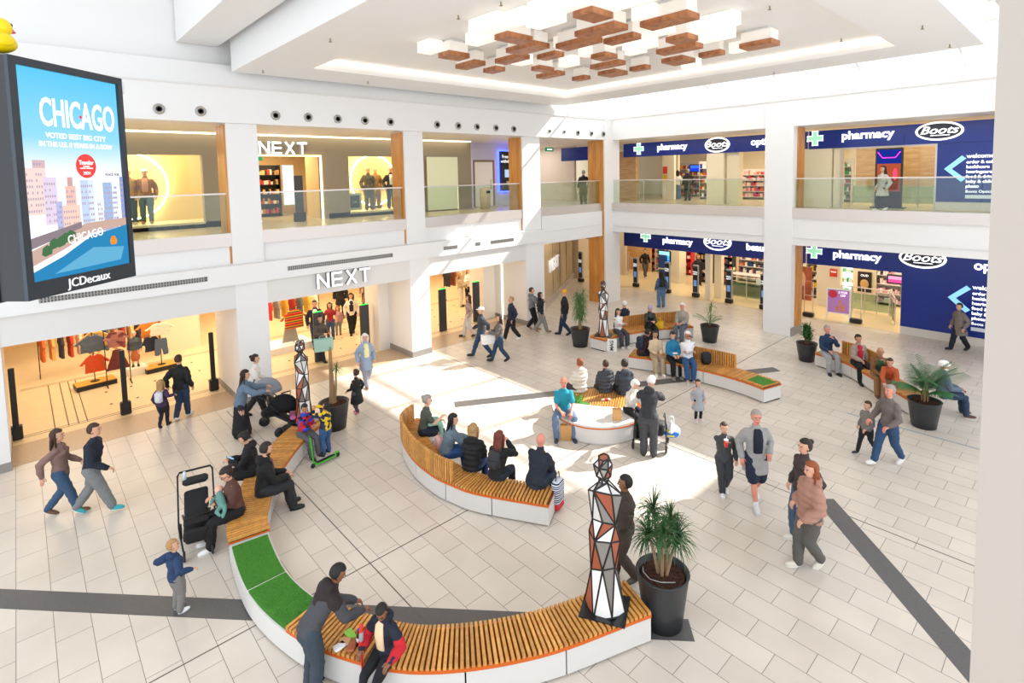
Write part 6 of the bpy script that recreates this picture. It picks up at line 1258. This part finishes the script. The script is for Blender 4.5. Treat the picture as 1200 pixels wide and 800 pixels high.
# ---- pushchairs ----
def pram(x, y, d, lab, c1, c2, hood=True, s=1.0):
    t = thing('pushchair', lab, 'pushchair', (x,y,0), math.radians(d+47.6-90)); FM = mat('#1a1a1c',.35,.5)
    for sx in (-.27,.27):
        link('rear_wheel', MB().lathe([(.02,-.02),(.11,-.022),(.13,0),(.11,.022),(.02,.02)],n=22,M=Matrix.Translation((sx,-.3,.13))@Matrix.Rotation(PI/2,4,'Y')), DARK, t, True)
        link('front_wheel', MB().lathe([(.02,-.018),(.075,-.018),(.09,0),(.075,.018),(.02,.018)],n=20,M=Matrix.Translation((sx*.75,.42,.09))@Matrix.Rotation(PI/2,4,'Y')), DARK, t, True)
        link('side_rail', MB().tube([(sx*.75,.42,.1),(sx,.1,.42),(sx,-.32,.85),(sx,-.48,1.03)],.014,8).tube([(sx,-.3,.13),(sx,.1,.42)],.012,6), FM, t, True)
    link('handlebar', MB().tube([(-.27,-.48,1.03),(-.24,-.53,1.07),(.24,-.53,1.07),(.27,-.48,1.03)],.018,8), FM, t, True)
    q = MB().cbox((0,.08,.5),(.4,.42,.07),bev=.025,rx=.12).cbox((0,-.24,.64),(.38,.07,.42),bev=.025,rx=.95).cbox((0,.36,.36),(.36,.07,.26),bev=.02,rx=-.3); link('seat', remesh(q,.016,3,.004,10), mat(c1,.8), t, True)
    if hood:
        hb = MB(); 
        for a0,a1 in ((.2,.75),(.75,1.3),(1.3,1.85)): hb.ell((0,-.22,.8),(.25,.36,.36),20,12,fn=lambda u,a0=a0: V3(u.x, u.y if u.z>0 else u.y*.2, max(u.z,.0)))
        link('hood', hb, mat(c2,.8,bump=.2,bscale=30), t, True)
    link('storage_basket', MB().cbox((0,.0,.26),(.42,.5,.16),bev=.04), mat('#151517',.9), t, True); link('bumper_bar', MB().tube([(-.2,.1,.62),(-.18,.32,.66),(.18,.32,.66),(.2,.1,.62)],.016,8), FM, t, True)
    return t
x,y = gp(233,636); t = pram(x,y,300,'empty black pushchair parked beside the woman with the baby','#141416','#17171a',False)
link('parent_tray', MB().cbox((0,-.42,.93),(.4,.14,.1),bev=.03), mat('#1c1c1f',.8), t, True); link('pale_bottle', MB().lathe([(.03,0),(.03,.12),(.02,.15)],c=(.16,-.42,.97),n=12), mat('#c8d8e0',.4), t, True)
x,y = gp(326,492); pram(x,y,20,'pushchair with pale grey hood near the first pier, pushed by the women','#33343c','#b9bcc6'); 
x,y = gp(345,515); t = pram(x,y,25,'second darker pushchair with pink blanket left of the statue','#26262c','#1c1c20'); q = MB().cbox((0,.12,.6),(.36,.4,.1),bev=.03); link('pink_blanket', remesh(q,.016,3,.008,9), mat('#d878b0',.85), t, True); link('white_blanket', remesh(MB().cbox((0,.34,.4),(.34,.1,.3),bev=.03),.016,3,.008,9), mat('#e8e4e0',.85), t, True)

# ================= SHOP DISPLAYS =================
def garment(mb, c, rz, w, h, kind, s_=1):
    M = Matrix.Translation(c) @ Matrix.Rotation(rz,4,'Z')
    if kind=='top': pts = [(-.09,0),(-.16,-.03),(-w*.55,-h*.5),(-w*.42,-h*.54),(-w*.33,-h*.28),(-w*.36,-h),(w*.36,-h),(w*.33,-h*.28),(w*.42,-h*.54),(w*.55,-h*.5),(.16,-.03),(.09,0),(0,-.04)]
    elif kind=='trousers': pts = [(-.17,0),(-.2,-h*.98),(-.05,-h),(0,-h*.45),(.05,-h),(.2,-h*.98),(.17,0)]
    else: pts = [(-.1,0),(-.3,-h),(.3,-h),(.1,0)]
    R2 = Matrix.Rotation(PI/2,4,'X'); mb.prism(pts, -.04, .04, M=M@R2); return mb
def hang(x,y,z,rz,kind,col,lab,h=.5,w=.75,grp=None,cm=None,n=1):
    t = thing('hanging_garment', lab, 'garment', (x,y,z), rz, grp); q = garment(MB(),(0,0,0),0,w,h,kind); link('cloth', remesh(q,.02,3,.01,9,int(abs(x*50+y*31))%50), cm or mat(col,.85,bump=.3,bscale=30), t, True)
    link('hanger', MB().tube([(-.14,0,-.02),(0,0,.03),(.14,0,-.02)],.006,5).tube([(0,0,.03),(0,0,.08)],.004,5), DARK, t, True); return t
def rail(x,y,rz,w,h,lab,base=True):
    t = thing('clothes_rail', lab, 'clothes rail', (x,y,.006), rz); link('top_bar', MB().tube([(-w/2,0,h),(w/2,0,h)],.015,6), DARK, t, True)
    for s_ in (-1,1): link('upright', MB().tube([(s_*w/2,0,0),(s_*w/2,0,h)],.015,6), DARK, t, True); link('floor_bar', MB().tube([(s_*w/2,-.25,.02),(s_*w/2,.25,.02)],.015,6), DARK, t, True)
    return t
F = PI/2  # garments on show face the hall (+X)
# left shop centre display
def dis(px,py): q = G(px,py,0); return q.x,q.y
for k,(px,py,lab) in enumerate([(112,452,'low gold-topped black plinth under the orange T-shirt'),(190,432,'low gold-topped black plinth under the blue shorts'),(160,437,'small cream plinth under the child mannequin')]):
    x,y = dis(px,py); t = thing('display_plinth', lab, 'plinth', (x,y,.006), .1); link('base', MB().box((-.28,-.5 if k<2 else -.28,0),(.28,.5 if k<2 else .28,.14 if k<2 else .22)), DARK if k<2 else mat('#f0e6d0',.6), t); link('top_plate', MB().box((-.27,-.49 if k<2 else -.27,.14 if k<2 else .22),(.27,.49 if k<2 else .27,.155 if k<2 else .235)), mat('#d8a23a',.4,.3) if k<2 else mat('#f0e6d0',.6), t)
def stand(x,y,h,lab):
    t = thing('garment_stand', lab, 'garment stand', (x,y,.16)); link('pole', MB().tube([(0,0,0),(0,0,h)],.014,6), DARK, t, True); link('crossarm', MB().tube([(0,-.15,h),(0,.15,h)],.01,6), DARK, t, True); link('foot', MB().lathe([(.12,0),(.12,.012)],n=16), DARK, t, True)
x,y = dis(112,452); stand(x,y,1.6,'black stand holding the denim jacket and orange T-shirt'); hang(x+.1,y,1.62,F,'top','#5a6470','child size grey denim jacket above the orange T-shirt',.52,.85); hang(x+.14,y+.02,1.02,F,'top','#d8501c','bright orange T-shirt with a small white badge on the left display',.55,.7); hang(x-.2,y+.1,1.66,F,'top','#e0b060','sandy top half hidden behind the denim jacket',.5,.8)
x,y = dis(140,450); t = rail(x,y,F,.6,1.75,'narrow black rail with maroon garments in the left shop'); 
hang(x+.05,y,1.7,F,'top','#8a4a48','maroon and pink tie-dye top on the narrow black rail',.5,.6,cm=checkmat('tiedye',['#8a4a48','#b88078','#7a3a3c','#a86a60'],6,'v')); hang(x+.05,y,1.1,F,'skirt','#7a3330','dark red pleated skirt on the narrow black rail',.6,.6,cm=checkmat('pleat',['#7a3330','#5a2220'],30,'stripe'))
x,y = dis(160,437); t_,J_ = person('child mannequin in denim jacket and orange tutu in the left shop', (x,y,.24), 300, 1.15, top=('#5a6674','jacket'),bottom=('#e07a40','skirt','#c8b8a0'),hair=('#d8c8b0','none'),skin='f',fem=True); t_.name = 'mannequin'; t_['category'] = 'mannequin'
x,y = dis(190,432); stand(x,y,1.6,'black stand holding the white top and blue shorts'); hang(x+.1,y,1.6,F,'top','#f0e0c8','cream white short top on the right of the left shop display',.42,.8); hang(x+.12,y,1.05,F,'trousers','#566478','blue denim shorts below the cream top',.55,.6); hang(x-.25,y-.2,1.7,F,'top','#e08a30','orange cardigan behind the cream top',.6,.8); hang(x-.05,y-.25,1.15,F,'top','#2a3040','dark navy top beside the denim shorts',.5,.5)
x,y = -23.0,1.9; rail(x,y,F,3.4,1.5,'long rail of mixed clothes across the back of the left shop')
cols = ['#d86a28','#e8b060','#3a3a48','#c84028','#f0e0c0','#8a5030','#e09040','#5a6470','#d8a070','#a83828','#e8c888','#40485a']
for i in range(14): hang(x,y-1.6+i*.235,1.46,.15,'top',cols[i%12],'%s garment, %s from the left on the long back rail of the left shop' % (['orange','sandy','dark','red','cream','brown','amber','slate','tan','rust','straw','navy'][i%12],ordn(i+1)),.95,.6,'clothes on the long back rail')
x,y = dis(22,425); rail(x,y,F,1.3,1.45,'rail of gold and black skirts near the left frame edge')
for i,(c,n_) in enumerate((('#e0b060','gold'),('#1c1c20','black'),('#b87838','bronze'),('#c8b070','zebra-striped'))): hang(x+.05,y-.45+i*.28,1.42,.3,'skirt',c,'%s skirt on the rail near the left frame edge' % n_,.62,.6,cm=checkmat('zebra',['#c8b070','#5a4a38'],24,'stripe') if i==3 else None)
# centre shop
x,y = dis(344,408); t = thing('display_plinth','long low white plinth left inside the central shop','plinth',(x-.1,y-.3,.006)); link('base', MB().box((-.6,-1.2,0),(.5,.9,.22)), mat('#f2ece2',.5), t); link('top_plate', MB().box((-.6,-1.2,.22),(.5,.9,.24)), mat('#ffffff',.4), t)
ST2 = checkmat('bold_stripes',['#d8301c','#e8782c','#3a4a30','#e8b030','#c02018'],5.5,'stripe')
stand(x+.1,y,1.35,'black stand of the striped jumper'); hang(x+.2,y,1.5,F,'top','#d84020','red, orange and green striped jumper in the central shop',.7,.95,cm=ST2); hang(x+.08,y-.12,1.3,F,'skirt','#a8a090','grey skirt beneath the striped jumper',1.0,.7)
x2,y2 = -21.9,7.9; rail(x2,y2,F,2.2,1.65,'rail of red and grey clothes at the left inside the central shop')
for i,(c,n_) in enumerate((('#c83028','red'),('#8a8478','grey'),('#d8982c','mustard'),('#a02820','dark red'),('#6a6a60','charcoal'),('#e0b040','yellow'),('#f0e6d0','ivory'))): hang(x2,y2-.9+i*.3,1.6,.1,'top',c,'%s top on the left rail of the central shop' % n_,.85,.6)
x3,y3 = -21.6,12.0; rail(x3,y3,F-.3,2.0,1.5,'rail of yellow and grey clothes at the right inside the central shop')
for i,(c,n_) in enumerate((('#7a7c80','pale grey'),('#5a5c60','mid grey'),('#9a9a98','silver grey'),('#e8b818','bright yellow'),('#f0c850','pale yellow'),('#e07830','orange'))): hang(x3+.05*i,y3-.8+i*.3,1.46,.2,'top',c,'%s top on the right rail of the central shop' % n_,.8,.6)
for px,py,lab,c in ((462+-62,372,'black-clad mannequin behind the girl in pink',  '#141416'),(430,366,'mannequin in dusty pink dress deep in the central shop','#c88a80')):
    x,y = dis(px,py); t_,J_ = person(lab, (x,y), 280, 1.78, top=(c,'coat' if 'black' in lab else 'dress'),bottom=('#18181c','leggings'),hair=('#d8c8b0','none'),skin='f',fem=True,vox=1.4); t_.name = 'mannequin'; t_['category'] = 'mannequin'
# third shop
x,y = -22.3,17.2; rail(x,y,F,3.2,1.7,'long rail of coats across the third shop')
for i,(c,n_) in enumerate((('#2a2a2c','black'),('#8a4a30','rust'),('#e8dcc8','cream'),('#d8ccb8','oatmeal'),('#3a3230','dark brown'),('#b89870','camel'),('#a03030','red'),('#1c1c20','jet black'),('#c07050','copper'))): hang(x,y-1.4+i*.34,1.66,.1,'top',c,'%s coat on the long rail of the third shop' % n_,1.0,.6)
x,y = -21.0,17.9; t = thing('display_table','low dark table with red fold stacks at the right of the third shop','table',(x,y,.006)); link('table_top', MB().box((-.4,-.5,.6),(.4,.5,.65)), DARK, t)
for sx in (-.35,.35):
    for sy in (-.45,.45): link('leg', MB().box((sx-.02,sy-.02,0),(sx+.02,sy+.02,.6)), DARK, t)
for i,(c,n_) in enumerate((('#a82028','red'),('#c8702c','orange'),('#2a2a30','black'),('#e8dcc8','cream'))):
    f_ = thing('folded_clothes','stack of folded %s clothes on the low table of the third shop' % n_,'clothes',(x+(-.18 if i%2 else .18),y+(-.22 if i<2 else .24),.657)); link('fold_stack', MB().cbox((0,0,.03),(.28,.34,.05),bev=.015).cbox((0,0,.085),(.28,.34,.05),bev=.015).cbox((0,0,.14),(.28,.34,.05),bev=.015), mat(c,.9), f_, True)
# upper display windows
def mannequin(x,y,z,d,h,lab,top,bot,hair=('#f0e8d8','none'),**k):
    t_,J_ = person(lab,(x,y,z),d,h,top=top,bottom=bot,hair=hair,skin='f',**k); t_.name = 'mannequin'; t_['category'] = 'mannequin'; return t_,J_
def upx(px,py,X=-21.5): q = hit(px,py,0,X); return q.y
mannequin(-21.4,upx(172,250),4.86,300,1.84,'mannequin in tan jacket, blue jeans and white cap in the upper window',('#a8682c','jacket'),('#3f5a68','jeans'),('#f4f2ee','cap'),extra={'inner':'#c89070'},shoes='#b08850')
mannequin(-21.5,upx(153,250),4.86,300,1.84,'mannequin in mustard jumper half hidden by the advert screen',('#c8922c','jumper'),('#2b3c50','jeans'),shoes='#d8c8a8')
mannequin(-21.3,upx(430,240),4.86,300,1.84,'mannequin in grey suit in the upper window',('#77736c','jacket'),('#6a665f','trousers'),shoes='#2a1a14')
mannequin(-21.9,upx(441,240,-21.9),4.86,300,1.84,'mannequin in camel coat behind the grey suit',('#b8803c','coat'),('#b88850','trousers'),shoes='#3a2418')
mannequin(-21.3,upx(456,240),4.86,300,1.84,'mannequin in charcoal suit next to the timber column flank',('#32343a','jacket'),('#2c2e34','trousers'),extra={'inner':'#e8e8ec'})
t = thing('window_card','framed dark blue card at the left of the suit window','card',(-20.75,upx(416,245,-20.75),4.86)); link('frame', MB().box((-.02,-.3,.05),(.02,.3,.75)), mat('#c8c8c0',.5), t); link('card', MB().box((.02,-.2,.15),(.03,.2,.65)), mat('#27384c',.5), t)
text('card_words','Let',(.035,0,.4),FACE_X,.16,mat('#c8d0d8',.5),t,.002)
# upper NEXT interior
t = thing('sale_banner','tall yellow percentage-off banner inside the upper shop','banner',(-21.6,6.5,4.65)); link('banner_sheet', MB().box((-.02,-.28,.1),(.02,.28,1.95)), mat('#d8b818',.5), t); link('foot', MB().box((-.2,-.3,0),(.2,.3,.06)), mat('#f0f0f0',.5), t); text('banner_words','0%',(.03,-.02,1.35),FACE_X,.42,mat('#fff8e0',.5,emit=.4),t,.004)
t = thing('price_list','white illuminated price list panel inside the upper shop','panel',(-21.9,8.0,5.2)); link('frame', MB().box((-.03,-.22,0),(.03,.22,1.6)), mat('#e0e8ee',.4), t); link('lit_sheet', MB().box((.03,-.2,.03),(.035,.2,1.57)), emis('#f4fbff',1.1), t)
text('sheet_lines','\n'.join(['----']*8),(.04,0,.85),FACE_X,.15,mat('#7a8088',.5),t,.001)
t = thing('exit_sign','green running-man exit sign inside the upper shop','sign',(-23.0,7.2,7.0)); link('panel', MB().box((-.02,-.22,0),(.02,.22,.2)), emis('#2fa060',1.0), t); link('chain', MB().box((-.005,-.15,.2),(.005,-.14,.84)).box((-.005,.14,.2),(.005,.15,.84)), STEEL, t)
link('running_figure', MB().cbox((.025,0,.1),(.006,.06,.12)), emis('#ffffff',1), t)
for i,(yy,lab) in enumerate(((6.0,'homeware shelf at the left of the upper shop'),(7.0,'homeware shelf behind the yellow banner'),(7.9,'homeware shelf with red goods deep in the upper shop'))): shelf_unit(-24.2,yy,4.65,1.1,2.2,PI/2,lab,DARK,['#c83a28','#f0e4cc','#b88850','#3a3028','#e8c078'],5)
t = thing('armchair','cream upholstered armchair just inside the upper shop','armchair',(-21.3,6.05,4.65),F+.2); q = MB().cbox((0,0,.35),(.75,.7,.22),bev=.06).cbox((0,.3,.62),(.75,.16,.5),bev=.06).cbox((-.34,0,.5),(.14,.7,.3),bev=.05).cbox((.34,0,.5),(.14,.7,.3),bev=.05); link('upholstery', remesh(q,.02,3,.004,8), mat('#e6d8c0',.85), t, True)
for sx in (-.3,.3):
    for sy in (-.28,.28): link('leg', MB().tube([(sx,sy,0),(sx,sy,.26)],.02,6), DARK, t, True)
bpy.data.scenes.remove(_TS)
